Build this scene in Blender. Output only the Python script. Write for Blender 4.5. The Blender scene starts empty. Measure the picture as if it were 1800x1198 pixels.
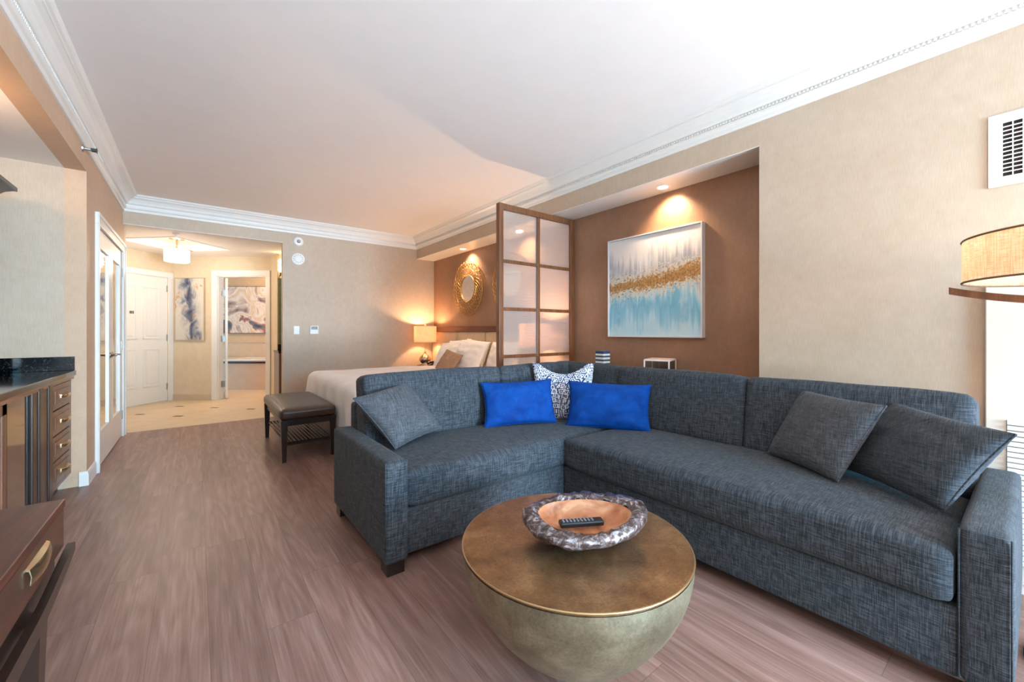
import bpy, bmesh, math, random
from mathutils import Vector, Matrix, noise
random.seed(7)
PI = math.pi
S = bpy.context.scene
COL = S.collection
R_ = math.radians

# ------------------------------------------------------------------ camera, world, exposure
CAMZ = 1.2
YAW = R_(37.8)
cd = bpy.data.cameras.new('camera'); cam = bpy.data.objects.new('camera', cd); COL.objects.link(cam)
cam.location = (0, 0, CAMZ); cam.rotation_euler = (PI/2, 0, -YAW)
cd.sensor_width = 36.0; cd.lens = 715.0/1800*36.0
cd.shift_y = -16.0/1800
cd.clip_start = 0.05
S.camera = cam
S.view_settings.view_transform = 'Standard'; S.view_settings.look = 'None'
S.view_settings.gamma = 1.0; S.view_settings.exposure = 0.30
S.view_settings.use_curve_mapping = False
w = bpy.data.worlds.new('world'); S.world = w; w.use_nodes = True
w.node_tree.nodes['Background'].inputs[0].default_value = (0.55, 0.78, 1.0, 1)
w.node_tree.nodes['Background'].inputs[1].default_value = 1.5

def light(name, typ, loc, energy, color, size=0.1, rot=(0,0,0), sy=None, spot=None, blend=0.5):
    l = bpy.data.lights.new(name, typ); l.energy = energy; l.color = color
    if typ == 'AREA':
        l.size = size
        if sy: l.shape = 'RECTANGLE'; l.size_y = sy
    else: l.shadow_soft_size = size
    if typ == 'SPOT': l.spot_size = R_(spot); l.spot_blend = blend
    o = bpy.data.objects.new(name, l); o.location = loc; o.rotation_euler = rot; COL.objects.link(o)
    return o
WARM = (1.0, 0.62, 0.34)
# daylight through the big window behind the camera, then an added ceiling fill
light('window_daylight', 'AREA', (1.95, -4.3, 1.35), 400, (0.09, 0.62, 1.0), 1.9, (R_(90), 0, 0), 2.2)
light('ceiling_fill_uplight', 'AREA', (2.25, -4.1, 0.8), 430, (1.0, 0.86, 0.85), 1.3, (R_(137), 0, R_(26)), 1.2)  # added fill lamp aimed upwards to brighten the ceiling, not a real source

# ------------------------------------------------------------------ helpers
def srgb(r, g, b):
    f = lambda c: (c/255/12.92) if c/255 <= 0.04045 else ((c/255+0.055)/1.055)**2.4
    return (f(r), f(g), f(b), 1.0)
MW = {}
def thing(name, label, cat, loc=(0,0,0), rotz=0, group=None):
    o = bpy.data.objects.new(name, None); COL.objects.link(o); o.empty_display_size = 0.1
    o.location = loc; o.rotation_euler = (0, 0, rotz)
    o['label'] = label; o['category'] = cat
    if group: o['group'] = group
    MW[o.name] = Matrix.Translation(Vector(loc)) @ Matrix.Rotation(rotz, 4, 'Z')
    return o
def obj(name, bm, mat, parent=None, smooth=False, local=False, auto=None):
    """link bm as one mesh; bm is in world coordinates unless local"""
    me = bpy.data.meshes.new(name)
    bmesh.ops.recalc_face_normals(bm, faces=bm.faces)
    loc = Vector((0,0,0))
    if parent is not None:
        if not local: bm.transform(MW[parent.name].inverted())
    else:
        xs = [v.co.x for v in bm.verts]; ys = [v.co.y for v in bm.verts]; zs = [v.co.z for v in bm.verts]
        loc = Vector(((min(xs)+max(xs))/2, (min(ys)+max(ys))/2, min(zs)))
        bm.transform(Matrix.Translation(-loc))
    bm.to_mesh(me); bm.free()
    mats = mat if isinstance(mat, (list, tuple)) else [mat]
    for m in mats: me.materials.append(m)
    if smooth:
        for p in me.polygons: p.use_smooth = True
        if auto is not None:
            me.set_sharp_from_angle(angle=R_(auto))
    o = bpy.data.objects.new(name, me); COL.objects.link(o)
    if parent is not None:
        o.parent = parent; MW[o.name] = MW[parent.name].copy()
    else:
        o.location = loc; MW[o.name] = Matrix.Translation(loc)
    return o
def tag(o, label, cat, group=None):
    o['label'] = label; o['category'] = cat
    if group: o['group'] = group
    return o
def struct(name, bm, mat, parent=None, **k):
    o = obj(name, bm, mat, parent, **k)
    if parent is None: o['kind'] = 'structure'
    return o
def dup(root, loc=None, label=None, group=None, rotz=None):
    r = root.copy(); COL.objects.link(r)
    if loc is not None: r.location = loc
    if rotz is not None: r.rotation_euler = (0,0,rotz)
    if label: r['label'] = label
    if group: r['group'] = group
    for ch in list(root.children):
        c = ch.copy(); COL.objects.link(c); c.parent = r
        for g in list(ch.children):
            d = g.copy(); COL.objects.link(d); d.parent = c
    return r
B = bmesh.new
def xf(bm, vs, M):
    for v in vs: v.co = M @ v.co
def box(bm, x0, x1, y0, y1, z0, z1, bev=0.0, seg=2, M=None):
    vs = [bm.verts.new((x, y, z)) for x in (x0, x1) for y in (y0, y1) for z in (z0, z1)]
    q = [(0,1,3,2), (4,6,7,5), (0,4,5,1), (2,3,7,6), (0,2,6,4), (1,5,7,3)]
    fs = [bm.faces.new([vs[i] for i in f]) for f in q]
    bmesh.ops.recalc_face_normals(bm, faces=fs)
    allv = list(vs)
    if bev > 0:
        es = list({e for f in fs for e in f.edges})
        r = bmesh.ops.bevel(bm, geom=es, offset=bev, segments=seg, profile=0.5, affect='EDGES')
        allv = list({v for v in r['verts']} | {v for v in vs if v.is_valid})
    if M is not None: xf(bm, allv, M)
    return allv
def boxm(*a, **k):
    b = B(); box(b, *a, **k); return b
def lathe(bm, prof, n=32, c=(0,0,0), M=None):
    rings = []
    for r, z in prof:
        if r < 1e-6: rings.append([bm.verts.new((c[0], c[1], c[2]+z))])
        else: rings.append([bm.verts.new((c[0]+r*math.cos(2*PI*i/n), c[1]+r*math.sin(2*PI*i/n), c[2]+z)) for i in range(n)])
    for a, b in zip(rings, rings[1:]):
        for i in range(n):
            j = (i+1) % n
            if len(a) == 1 and len(b) > 1: bm.faces.new((a[0], b[j], b[i]))
            elif len(b) == 1 and len(a) > 1: bm.faces.new((a[i], a[j], b[0]))
            elif len(a) > 1: bm.faces.new((a[i], a[j], b[j], b[i]))
    vs = [v for r in rings for v in r]
    if M is not None: xf(bm, vs, M)
    return vs
def cyl(bm, c, r, h, n=24, r2=None, M=None):
    r2 = r if r2 is None else r2
    return lathe(bm, [(0,0), (r,0), (r2,h), (0,h)], n, c, M)
def tube(bm, pts, r, n=8, closed=False, taper=None):
    pts = [Vector(p) for p in pts]; N = len(pts); rings = []
    prev = None
    for i, p in enumerate(pts):
        if closed: t = pts[(i+1) % N]-pts[i-1]
        else: t = pts[min(i+1, N-1)]-pts[max(i-1, 0)]
        t.normalize()
        if prev is None:
            a = Vector((0,0,1)) if abs(t.z) < 0.9 else Vector((1,0,0))
            u = t.cross(a).normalized()
        else:
            u = (prev - t*prev.dot(t)).normalized()
        prev = u; v = t.cross(u)
        rr = r if taper is None else r*taper[i]
        rings.append([bm.verts.new(p + (u*math.cos(2*PI*k/n)+v*math.sin(2*PI*k/n))*rr) for k in range(n)])
    rng = range(N) if closed else range(N-1)
    for i in rng:
        a = rings[i]; b = rings[(i+1) % N]
        for k in range(n): bm.faces.new((a[k], a[(k+1) % n], b[(k+1) % n], b[k]))
    if not closed:
        bm.faces.new(rings[0][::-1]); bm.faces.new(rings[-1])
    return [v for q in rings for v in q]
def prism(bm, poly, z0, z1, M=None):
    a = [bm.verts.new((x, y, z0)) for x, y in poly]; b = [bm.verts.new((x, y, z1)) for x, y in poly]
    n = len(poly)
    bm.faces.new(a[::-1]); bm.faces.new(b)
    for i in range(n): bm.faces.new((a[i], a[(i+1) % n], b[(i+1) % n], b[i]))
    if M is not None: xf(bm, a+b, M)
    return a+b
def sweep(bm, prof, path_fn):
    """prof: list of (d,z); path_fn(d)-> list of (x,y)"""
    rows = []
    for d, z in prof:
        rows.append([bm.verts.new((x, y, z)) for x, y in path_fn(d)])
    for a, b in zip(rows, rows[1:]):
        for i in range(len(a)-1): bm.faces.new((a[i], a[i+1], b[i+1], b[i]))
def cushion(bm, sx, sy, sz, rad=0.05, bulge=(0,0,0), n=14, M=None, wob=0.0, seed=0):
    """soft box centred on origin"""
    bm2 = bmesh.new()
    bmesh.ops.create_cube(bm2, size=2)
    bmesh.ops.subdivide_edges(bm2, edges=list(bm2.edges), cuts=n, use_grid_fill=True)
    h = Vector((sx/2, sy/2, sz/2))
    off = Vector((seed*3.7, seed*1.3, seed*7.1))
    for v in bm2.verts:
        p = v.co.copy()
        # denser near edges
        q = Vector([math.copysign(1-(1-abs(c))**1.25, c) for c in p])
        pos = Vector((q.x*h.x, q.y*h.y, q.z*h.z))
        inner = Vector([max(-h[i]+rad, min(h[i]-rad, pos[i])) for i in range(3)])
        d = pos-inner
        if d.length > 1e-9:
            m = max(abs(d.x), abs(d.y), abs(d.z))
            pos = inner + d.normalized()*m if True else pos
        fx, fy, fz = (1-q.x**2), (1-q.y**2), (1-q.z**2)
        pos.x += math.copysign(bulge[0]*fy*fz, q.x) * (abs(q.x)**2)
        pos.y += math.copysign(bulge[1]*fx*fz, q.y) * (abs(q.y)**2)
        pos.z += math.copysign(bulge[2]*(fx*fy)**0.6 if fx*fy > 0 else 0, q.z) * (abs(q.z)**2)
        if wob:
            nn = noise.noise(pos*3.2+off)*wob + noise.noise(pos*9+off)*wob*0.3
            pos += p.normalized()*nn
        v.co = pos
    me = bpy.data.meshes.new('t'); bm2.to_mesh(me); bm2.free()
    k = len(bm.verts)
    bm.from_mesh(me); bpy.data.meshes.remove(me)
    bm.verts.ensure_lookup_table()
    vs = bm.verts[k:]
    if M is not None: xf(bm, vs, M)
    return list(vs)
def pillow_bm(c00, c10, c11, c01, T, n=26, pinch=0.05, wr=0.006, seed=0, chop=0.0, welt=0.0):
    """pillow from its four corners (bottom-left, bottom-right, top-right, top-left)"""
    c00, c10, c11, c01 = map(Vector, (c00, c10, c11, c01))
    ctr = (c00+c10+c11+c01)/4
    N = (c10-c00).cross(c01-c00).normalized()
    eu = (c10-c00+c11-c01)/2; ev = (c01-c00+c11-c10)/2
    bm = B(); off = Vector((seed*5.1, seed*2.3, seed))
    sides = []
    for s in (1, -1):
        g = []
        for j in range(n+1):
            row = []
            for i in range(n+1):
                a = math.sin((i/n-0.5)*PI)*0.5+0.5; b_ = math.sin((j/n-0.5)*PI)*0.5+0.5
                u = 2*a-1; v = 2*b_-1
                pu = u*(1-pinch*(1-v*v)*(1.0)); pv = v*(1-pinch*(1-u*u))
                if chop: pv -= chop*max(0, 1-(u/0.8)**2)*max(0, (v+1)/2)**2
                p = (c00*(1-a)*(1-b_)+c10*a*(1-b_)+c11*a*b_+c01*(1-a)*b_)
                p += eu*(pu-u)/2 + ev*(pv-v)/2
                t = ((1-u*u)*(1-v*v))
                t = max(t, 0)**0.42
                th = T/2*t
                if chop: th *= 1-0.35*chop/0.3*max(0, 1-(u/0.5)**2)*max(0, v)
                edge = min(1, 4*(1-max(abs(u), abs(v))))
                q = Vector((u*3, v*3, s*2.0))+off
                w_ = noise.noise(q)*wr*1.6 + noise.noise(q*2.7)*wr*0.8
                # gathers radiating near seams
                gth = 0.6*wr*math.sin(9*u*PI+seed)*math.exp(-((1-abs(v))/0.22)**2) + 0.6*wr*math.sin(8*v*PI+seed*2)*math.exp(-((1-abs(u))/0.22)**2)
                p = p + N*(s*th + (w_+gth*s)*edge)
                row.append((p))
            g.append(row)
        sides.append(g)
    F = [[bm.verts.new(p) for p in r] for r in sides[0]]
    K = [[(F[j][i] if (i in (0, n) or j in (0, n)) else bm.verts.new(sides[1][j][i])) for i in range(n+1)] for j in range(n+1)]
    for j in range(n):
        for i in range(n):
            bm.faces.new((F[j][i], F[j][i+1], F[j+1][i+1], F[j+1][i]))
            bm.faces.new((K[j][i], K[j+1][i], K[j+1][i+1], K[j][i+1]))
    loop = [F[0][i].co.copy() for i in range(n)] + [F[j][n].co.copy() for j in range(n)] + [F[n][n-i].co.copy() for i in range(n)] + [F[n-j][0].co.copy() for j in range(n)]
    return bm, loop
def quad_at(center, w_, h_, yaw, lean, roll):
    M = Matrix.Translation(Vector(center)) @ Matrix.Rotation(R_(yaw), 4, 'Z') @ Matrix.Rotation(R_(90-lean), 4, 'X') @ Matrix.Rotation(R_(roll), 4, 'Z')
    return [M @ Vector(p) for p in ((-w_/2, -h_/2, 0), (w_/2, -h_/2, 0), (w_/2, h_/2, 0), (-w_/2, h_/2, 0))]
def make_pillow(name, label, cat, quad, T, mat, welt=None, group=None, **k):
    bm, loop = pillow_bm(*quad, T, **k)
    zb = min(v.co.z for v in bm.verts); c = sum((Vector(q) for q in quad), Vector())/4
    t = thing(name, label, cat, (c.x, c.y, zb), 0, group)
    obj('pillow_body', bm, mat, t, smooth=True)
    b = B(); tube(b, loop, 0.004, 6, closed=True); obj('piping', b, welt or mat, t, smooth=True)
    return t

# ------------------------------------------------------------------ materials
MC = {}
class NT:
    def __init__(s, name):
        s.m = bpy.data.materials.new(name); s.m.use_nodes = True; s.t = s.m.node_tree
        s.p = s.t.nodes['Principled BSDF']; s.out = s.t.nodes['Material Output']
    def n(s, typ, **k):
        nd = s.t.nodes.new(typ)
        for a, v in k.items(): setattr(nd, a, v)
        return nd
    def l(s, a, b): s.t.links.new(a, b)
    def coords(s, scale=(1,1,1), rot=(0,0,0), loc=(0,0,0)):
        tc = s.n('ShaderNodeTexCoord'); mp = s.n('ShaderNodeMapping')
        mp.inputs['Scale'].default_value = scale; mp.inputs['Rotation'].default_value = rot; mp.inputs['Location'].default_value = loc
        s.l(tc.outputs['Object'], mp.inputs[0]); return mp.outputs[0]
    def noise(s, vec, scale=5, detail=3, rough=0.5, dist=0.0):
        nd = s.n('ShaderNodeTexNoise'); nd.inputs['Scale'].default_value = scale; nd.inputs['Detail'].default_value = detail
        nd.inputs['Roughness'].default_value = rough; nd.inputs['Distortion'].default_value = dist
        if vec is not None: s.l(vec, nd.inputs['Vector'])
        return nd.outputs['Fac']
    def ramp(s, fac, stops, interp='LINEAR'):
        r = s.n('ShaderNodeValToRGB'); cr = r.color_ramp; cr.interpolation = interp
        while len(cr.elements) < len(stops): cr.elements.new(0.5)
        for e, (p, c) in zip(cr.elements, stops): e.position = p; e.color = c
        s.l(fac, r.inputs[0]); return r.outputs[0]
    def mix(s, fac, a, b, mode='MIX'):
        m = s.n('ShaderNodeMix'); m.data_type = 'RGBA'; m.blend_type = mode
        if isinstance(fac, (int, float)): m.inputs[0].default_value = fac
        else: s.l(fac, m.inputs[0])
        for i, v in ((6, a), (7, b)):
            if isinstance(v, tuple): m.inputs[i].default_value = v
            else: s.l(v, m.inputs[i])
        return m.outputs[2]
    def math(s, op, a, b=None, clamp=False):
        m = s.n('ShaderNodeMath', operation=op); m.use_clamp = clamp
        for i, v in ((0, a), (1, b)):
            if v is None: continue
            if isinstance(v, (int, float)): m.inputs[i].default_value = v
            else: s.l(v, m.inputs[i])
        return m.outputs[0]
    def bump(s, h, strength=0.2, dist=0.01):
        b = s.n('ShaderNodeBump'); b.inputs['Strength'].default_value = strength; b.inputs['Distance'].default_value = dist
        s.l(h, b.inputs['Height']); s.l(b.outputs[0], s.p.inputs['Normal'])
    def set(s, **k):
        for a, v in k.items():
            i = s.p.inputs[a.replace('_', ' ')]
            if isinstance(v, (int, float, tuple)): i.default_value = v
            else: s.l(v, i)
        return s
def plain(name, rgb, rough=0.5, metal=0.0, var=0.06, scale=6, **k):
    if name in MC: return MC[name]
    t = NT(name); c = srgb(*rgb)
    n_ = t.noise(t.coords(), scale, 4)
    d = tuple(x*(1-var) for x in c[:3])+(1,); e = tuple(min(1, x*(1+var)) for x in c[:3])+(1,)
    t.set(Base_Color=t.ramp(n_, [(0.3, d), (0.7, e)]), Roughness=rough, Metallic=metal, **k)
    MC[name] = t.m; return t.m
def emit(name, rgb, strength, base=(230,225,215)):
    t = NT(name); t.set(Base_Color=srgb(*base), Emission_Color=srgb(*rgb), Emission_Strength=strength, Roughness=0.5); return t.m

def m_wallpaper(name, a, b, rough=0.55):
    t = NT(name); v = t.coords((1,1,1))
    n1 = t.noise(v, 1.6, 5, 0.6); n2 = t.noise(v, 14, 4, 0.6)
    w_ = t.noise(t.coords((60, 60, 3)), 6, 2)
    f = t.math('ADD', t.math('MULTIPLY', n1, 0.55), t.math('MULTIPLY', n2, 0.45))
    c = t.ramp(f, [(0.32, srgb(*a)), (0.68, srgb(*b))])
    c = t.mix(0.06, c, t.ramp(w_, [(0.35, (0,0,0,1)), (0.65, (1,1,1,1))]), 'OVERLAY')
    t.set(Base_Color=c, Roughness=rough); t.bump(n2, 0.08, 0.004); return t.m
M_wall = m_wallpaper('beige_wallpaper', (190,169,146), (204,184,163))
M_foyer = m_wallpaper('foyer_wallpaper', (216,196,164), (230,212,184))
def m_niche():
    t = NT('bronze_wallpaper'); v = t.coords((1,1,1))
    s1 = t.noise(t.coords((7, 7, 4)), 2.4, 6, 0.7, 1.2); n1 = t.noise(v, 1.3, 3)
    s2 = t.noise(t.coords((40, 40, 9)), 3, 4, 0.6)
    f = t.math('ADD', t.math('MULTIPLY', s1, 0.3), t.math('ADD', t.math('MULTIPLY', n1, 0.55), t.math('MULTIPLY', s2, 0.15)))
    t.set(Base_Color=t.ramp(f, [(0.34, srgb(140,104,80)), (0.52, srgb(158,121,97)), (0.68, srgb(174,137,111))]), Roughness=0.42, Metallic=0.15)
    t.bump(s1, 0.12, 0.004); return t.m
M_niche = m_niche()
M_ceil = plain('ceiling_paint', (244,239,235), 0.8, var=0.01)
M_trim = plain('white_trim_paint', (236,232,226), 0.35, var=0.01)
M_door = plain('white_door_paint', (238,232,222), 0.4, var=0.01)
def m_floor():
    t = NT('vinyl_plank_floor')
    tc = t.coords((1,1,1)); sp = t.n('ShaderNodeSeparateXYZ'); t.l(tc, sp.inputs[0])
    PW, PL = 0.185, 1.25
    xr = t.math('DIVIDE', sp.outputs['X'], PW); row = t.math('FLOOR', xr)
    w1 = t.n('ShaderNodeTexWhiteNoise', noise_dimensions='1D'); t.l(row, w1.inputs['W'])
    yr = t.math('ADD', t.math('DIVIDE', sp.outputs['Y'], PL), w1.outputs['Value']); colm = t.math('FLOOR', yr)
    cb = t.n('ShaderNodeCombineXYZ'); t.l(row, cb.inputs[0]); t.l(colm, cb.inputs[1])
    w2 = t.n('ShaderNodeTexWhiteNoise', noise_dimensions='2D'); t.l(cb.outputs[0], w2.inputs['Vector']); rnd = w2.outputs['Value']
    fx = t.math('MULTIPLY', t.math('ABSOLUTE', t.math('SUBTRACT', t.math('FRACT', xr), 0.5)), 2.0)
    fy = t.math('MULTIPLY', t.math('ABSOLUTE', t.math('SUBTRACT', t.math('FRACT', yr), 0.5)), 2.0)
    gap = t.math('MAXIMUM', t.math('GREATER_THAN', fx, 0.984), t.math('GREATER_THAN', fy, 0.9975))
    add = t.n('ShaderNodeVectorMath', operation='MULTIPLY_ADD'); t.l(w2.outputs['Color'], add.inputs[0]); add.inputs[1].default_value = (17.3, 23.1, 0); t.l(tc, add.inputs[2])
    def str_(sx, sy, sc, det, rg, ds=0.0):
        mp = t.n('ShaderNodeMapping'); mp.inputs['Scale'].default_value = (sx, sy, 1); t.l(add.outputs[0], mp.inputs[0]); return t.noise(mp.outputs[0], sc, det, rg, ds)
    g1 = str_(15, 1.0, 1.6, 5, 0.6, 0.15); g2 = str_(90, 2.2, 1.5, 4, 0.6); g3 = str_(7, 0.8, 1.0, 2, 0.5, 0.1)
    lines = t.math('SINE', t.math('MULTIPLY', g3, 55.0)); lines = t.math('ADD', t.math('MULTIPLY', lines, 0.5), 0.5)
    f = t.math('ADD', t.math('MULTIPLY', g1, 0.52), t.math('ADD', t.math('MULTIPLY', g2, 0.40), t.math('MULTIPLY', lines, 0.08)))
    c = t.ramp(f, [(0.30, srgb(122,90,80)), (0.5, srgb(152,120,110)), (0.72, srgb(184,152,143))])
    c = t.mix(0.8, c, t.ramp(rnd, [(0.0, srgb(212,206,204)), (0.5, srgb(236,230,228)), (1.0, srgb(255,250,248))]), 'MULTIPLY')
    c = t.mix(t.math('MULTIPLY', gap, 0.45), c, srgb(84,62,54))
    t.set(Base_Color=c, Roughness=t.math('ADD', t.math('MULTIPLY', g2, 0.2), 0.30))
    t.bump(t.math('SUBTRACT', t.math('MULTIPLY', f, 0.5), gap), 0.12, 0.002); return t.m
M_floor = m_floor()
def m_tile():
    t = NT('cream_floor_tile'); v = t.coords((1,1,1), (0,0,PI/4))
    br = t.n('ShaderNodeTexBrick'); br.offset = 0; br.inputs['Scale'].default_value = 1.0; br.inputs['Brick Width'].default_value = 0.32; br.inputs['Row Height'].default_value = 0.32
    br.inputs['Mortar Size'].default_value = 0.003; br.inputs['Color1'].default_value = srgb(226,205,172); br.inputs['Color2'].default_value = srgb(218,196,163); br.inputs['Mortar'].default_value = srgb(196,176,148)
    t.l(v, br.inputs['Vector'])
    c = t.mix(0.25, br.outputs['Color'], t.ramp(t.noise(t.coords(), 6, 5, 0.7), [(0.3, srgb(196,170,136)), (0.7, srgb(244,232,210))]))
    t.set(Base_Color=c, Roughness=0.35); return t.m
M_tile = m_tile()
def m_fabric(name, a, b, c, sc=1.0, rough=0.9, sheen=0.06):
    """woven cloth: fine threads along two directions of whichever face it covers"""
    t = NT(name); fi, co = 190*sc, 11*sc
    hz = t.noise(t.coords((co, co, fi)), 1.6, 4, 0.65); hx = t.noise(t.coords((fi, co, co)), 1.6, 4, 0.65); hy = t.noise(t.coords((co, fi, co)), 1.6, 4, 0.65)
    tc = t.n('ShaderNodeTexCoord'); sp = t.n('ShaderNodeSeparateXYZ'); t.l(tc.outputs['Normal'], sp.inputs[0])
    tot = 0.5
    for h, ax in ((hz, 'Z'), (hx, 'X'), (hy, 'Y')):
        w_ = t.math('SUBTRACT', 1.0, t.math('POWER', t.math('ABSOLUTE', sp.outputs[ax]), 0.8))
        tot = t.math('ADD', tot, t.math('MULTIPLY', t.math('SUBTRACT', h, 0.5), w_))
    col = t.ramp(tot, [(0.34, srgb(*a)), (0.5, srgb(*b)), (0.66, srgb(*c))])
    t.set(Base_Color=col, Roughness=rough, Specular_IOR_Level=0.2, Sheen_Weight=sheen, Sheen_Roughness=0.5); t.bump(tot, 0.3, 0.002); return t.m
M_sofa = m_fabric('slate_tweed', (38,41,45), (58,64,71), (86,91,98), 1.0)
M_sofa2 = m_fabric('slate_tweed_pillow', (52,54,58), (74,77,83), (104,107,112), 1.0)
def m_velvet():
    t = NT('blue_velvet'); n1 = t.noise(t.coords(), 9, 4, 0.6, 0.6)
    t.set(Base_Color=t.ramp(n1, [(0.3, srgb(0,48,118)), (0.7, srgb(0,70,148))]), Roughness=0.8, Specular_IOR_Level=0.2, Sheen_Weight=0.25, Sheen_Roughness=0.35, Sheen_Tint=srgb(20,120,240)); return t.m
M_velvet = m_velvet()
def m_maze():
    t = NT('blue_white_maze_print')
    v = t.n('ShaderNodeTexVoronoi'); v.distance = 'CHEBYCHEV'; v.feature = 'F1'; v.inputs['Scale'].default_value = 26; v.inputs['Randomness'].default_value = 0.55
    t.l(t.coords(), v.inputs['Vector'])
    s = t.math('SINE', t.math('MULTIPLY', v.outputs['Distance'], 22.0))
    t.set(Base_Color=t.ramp(t.math('ADD', t.math('MULTIPLY', s, 0.5), 0.5), [(0.42, srgb(38,62,110)), (0.5, srgb(225,228,232))]), Roughness=0.8); return t.m
M_maze = m_maze()
def m_wood(name, a, b, rough=0.3, along=(2, 30, 30)):
    t = NT(name); g = t.noise(t.coords(along), 1.6, 7, 0.62, 0.6)
    t.set(Base_Color=t.ramp(g, [(0.3, srgb(*a)), (0.7, srgb(*b))]), Roughness=rough, Coat_Weight=0.2, Coat_Roughness=0.2); t.bump(g, 0.06, 0.002); return t.m
M_desk = m_wood('walnut_desk_top', (50,22,14), (98,50,34), 0.42, (26, 2, 30))
M_cab = m_wood('walnut_cabinet', (92,58,40), (136,92,66), 0.38, (20, 20, 2))
M_dark = m_wood('espresso_wood', (28,17,14), (46,30,24), 0.32, (20, 20, 2))
M_screen = m_wood('oak_screen_frame', (98,56,30), (142,86,48), 0.4, (26, 26, 2))
M_rail = m_wood('dark_headboard_rail', (84,38,20), (118,58,32), 0.3, (20, 2, 20))
M_black = plain('black_plastic', (22,22,24), 0.35, var=0.1)
def m_granite():
    t = NT('black_granite'); n1 = t.noise(t.coords(), 90, 3, 0.7)
    t.set(Base_Color=t.ramp(n1, [(0.55, srgb(12,12,14)), (0.7, srgb(70,72,74))]), Roughness=0.08); return t.m
M_granite = m_granite()
def m_brass_table(name, a, b, c, rough, ringy=False):
    t = NT(name); v = t.coords()
    n1 = t.noise(v, 7, 6, 0.65, 0.4); n2 = t.noise(v, 120, 3, 0.7); 
    f = t.math('ADD', t.math('MULTIPLY', n1, 0.7), t.math('MULTIPLY', n2, 0.3))
    if ringy:
        sep = t.n('ShaderNodeTexGradient'); sep.gradient_type = 'SPHERICAL'
        w_ = t.n('ShaderNodeTexWave'); w_.wave_type = 'RINGS'; w_.rings_direction = 'Z'; w_.inputs['Scale'].default_value = 26; w_.inputs['Distortion'].default_value = 2.5; w_.inputs['Detail'].default_value = 4
        t.l(v, w_.inputs['Vector'])
        f = t.math('ADD', t.math('MULTIPLY', f, 0.985), t.math('MULTIPLY', w_.outputs['Fac'], 0.015))
    t.set(Base_Color=t.ramp(f, [(0.32, srgb(*a)), (0.5, srgb(*b)), (0.66, srgb(*c))]), Roughness=rough, Metallic=0.85)
    t.bump(n2, 0.25, 0.002); return t.m
M_brasstop = m_brass_table('antique_brass_top', (112,84,58), (150,118,84), (184,152,114), 0.34, True)
M_brassside = m_brass_table('hammered_brass_side', (118,114,94), (158,154,130), (190,186,160), 0.42)
M_rim = plain('polished_brass_rim', (190,164,122), 0.36, 0.9)
M_gold = plain('gold_leaf', (204,164,100), 0.34, 0.85, 0.25, 30)
M_steel = plain('brushed_steel', (186,184,180), 0.28, 0.95)
M_pull = plain('satin_brass_pull', (206,180,140), 0.2, 0.95)
M_mirror = plain('mirror_glass', (240,240,240), 0.02, 1.0, 0.0)
M_white = plain('white_plastic', (238,236,230), 0.4, var=0.01)
def m_linen():
    t = NT('white_bed_linen'); n1 = t.noise(t.coords(), 4, 5, 0.6)
    t.set(Base_Color=t.ramp(n1, [(0.3, srgb(240,232,228)), (0.7, srgb(250,246,243))]), Roughness=0.85, Sheen_Weight=0.2); t.bump(n1, 0.25, 0.02); return t.m
M_linen = m_linen()
M_leather = plain('brown_leather', (62,44,34), 0.34, 0, 0.15, 20)
M_headp = plain('cream_headboard_vinyl', (210,186,158), 0.45, 0, 0.05, 9)
M_tan = m_fabric('tan_pillow_fabric', (142,108,88), (172,136,112), (196,164,140))
def m_shade(name, a, b, em):
    t = NT(name)
    f = t.math('MULTIPLY', t.math('ADD', t.noise(t.coords((20,20,400)), 1.5, 3), t.noise(t.coords((300,300,14)), 1.0, 3)), 0.5)
    col = t.ramp(f, [(0.40, srgb(*a)), (0.58, srgb(*b))])
    d = t.n('ShaderNodeBsdfDiffuse'); tr = t.n('ShaderNodeBsdfTranslucent'); mx = t.n('ShaderNodeMixShader'); mx.inputs[0].default_value = em
    t.l(col, d.inputs[0]); t.l(col, tr.inputs[0]); t.l(d.outputs[0], mx.inputs[1]); t.l(tr.outputs[0], mx.inputs[2]); t.l(mx.outputs[0], t.out.inputs[0]); return t.m
M_burlap = m_shade('burlap_shade', (240,208,168), (255,246,226), 0.6)
M_tshade = m_shade('linen_shade', (214,190,168), (236,216,196), 0.35)
def m_pane():
    t = NT('rippled_privacy_glass')
    h = t.noise(t.coords((3,3,34)), 1.5, 3, 0.5)
    g = t.n('ShaderNodeBsdfRefraction'); g.inputs['IOR'].default_value = 1.12; g.inputs['Roughness'].default_value = 0.16
    gl = t.n('ShaderNodeBsdfGlossy'); gl.inputs['Roughness'].default_value = 0.25
    tl = t.n('ShaderNodeBsdfTranslucent'); tl.inputs[0].default_value = srgb(248,236,228)
    df = t.n('ShaderNodeBsdfDiffuse'); df.inputs[0].default_value = srgb(246,234,228)
    b = t.n('ShaderNodeBump'); b.inputs['Strength'].default_value = 0.4; b.inputs['Distance'].default_value = 0.01; t.l(h, b.inputs['Height'])
    for x in (g, gl): t.l(b.outputs[0], x.inputs['Normal'])
    g.inputs[0].default_value = (0.96,0.94,0.92,1)
    m1 = t.n('ShaderNodeMixShader'); m1.inputs[0].default_value = 0.5; t.l(tl.outputs[0], m1.inputs[1]); t.l(df.outputs[0], m1.inputs[2])
    m2 = t.n('ShaderNodeMixShader'); m2.inputs[0].default_value = 0.34; t.l(g.outputs[0], m2.inputs[1]); t.l(m1.outputs[0], m2.inputs[2])
    m3 = t.n('ShaderNodeMixShader'); m3.inputs[0].default_value = 0.08; t.l(m2.outputs[0], m3.inputs[1]); t.l(gl.outputs[0], m3.inputs[2])
    t.l(m3.outputs[0], t.out.inputs[0]); return t.m
M_pane = m_pane()
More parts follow.
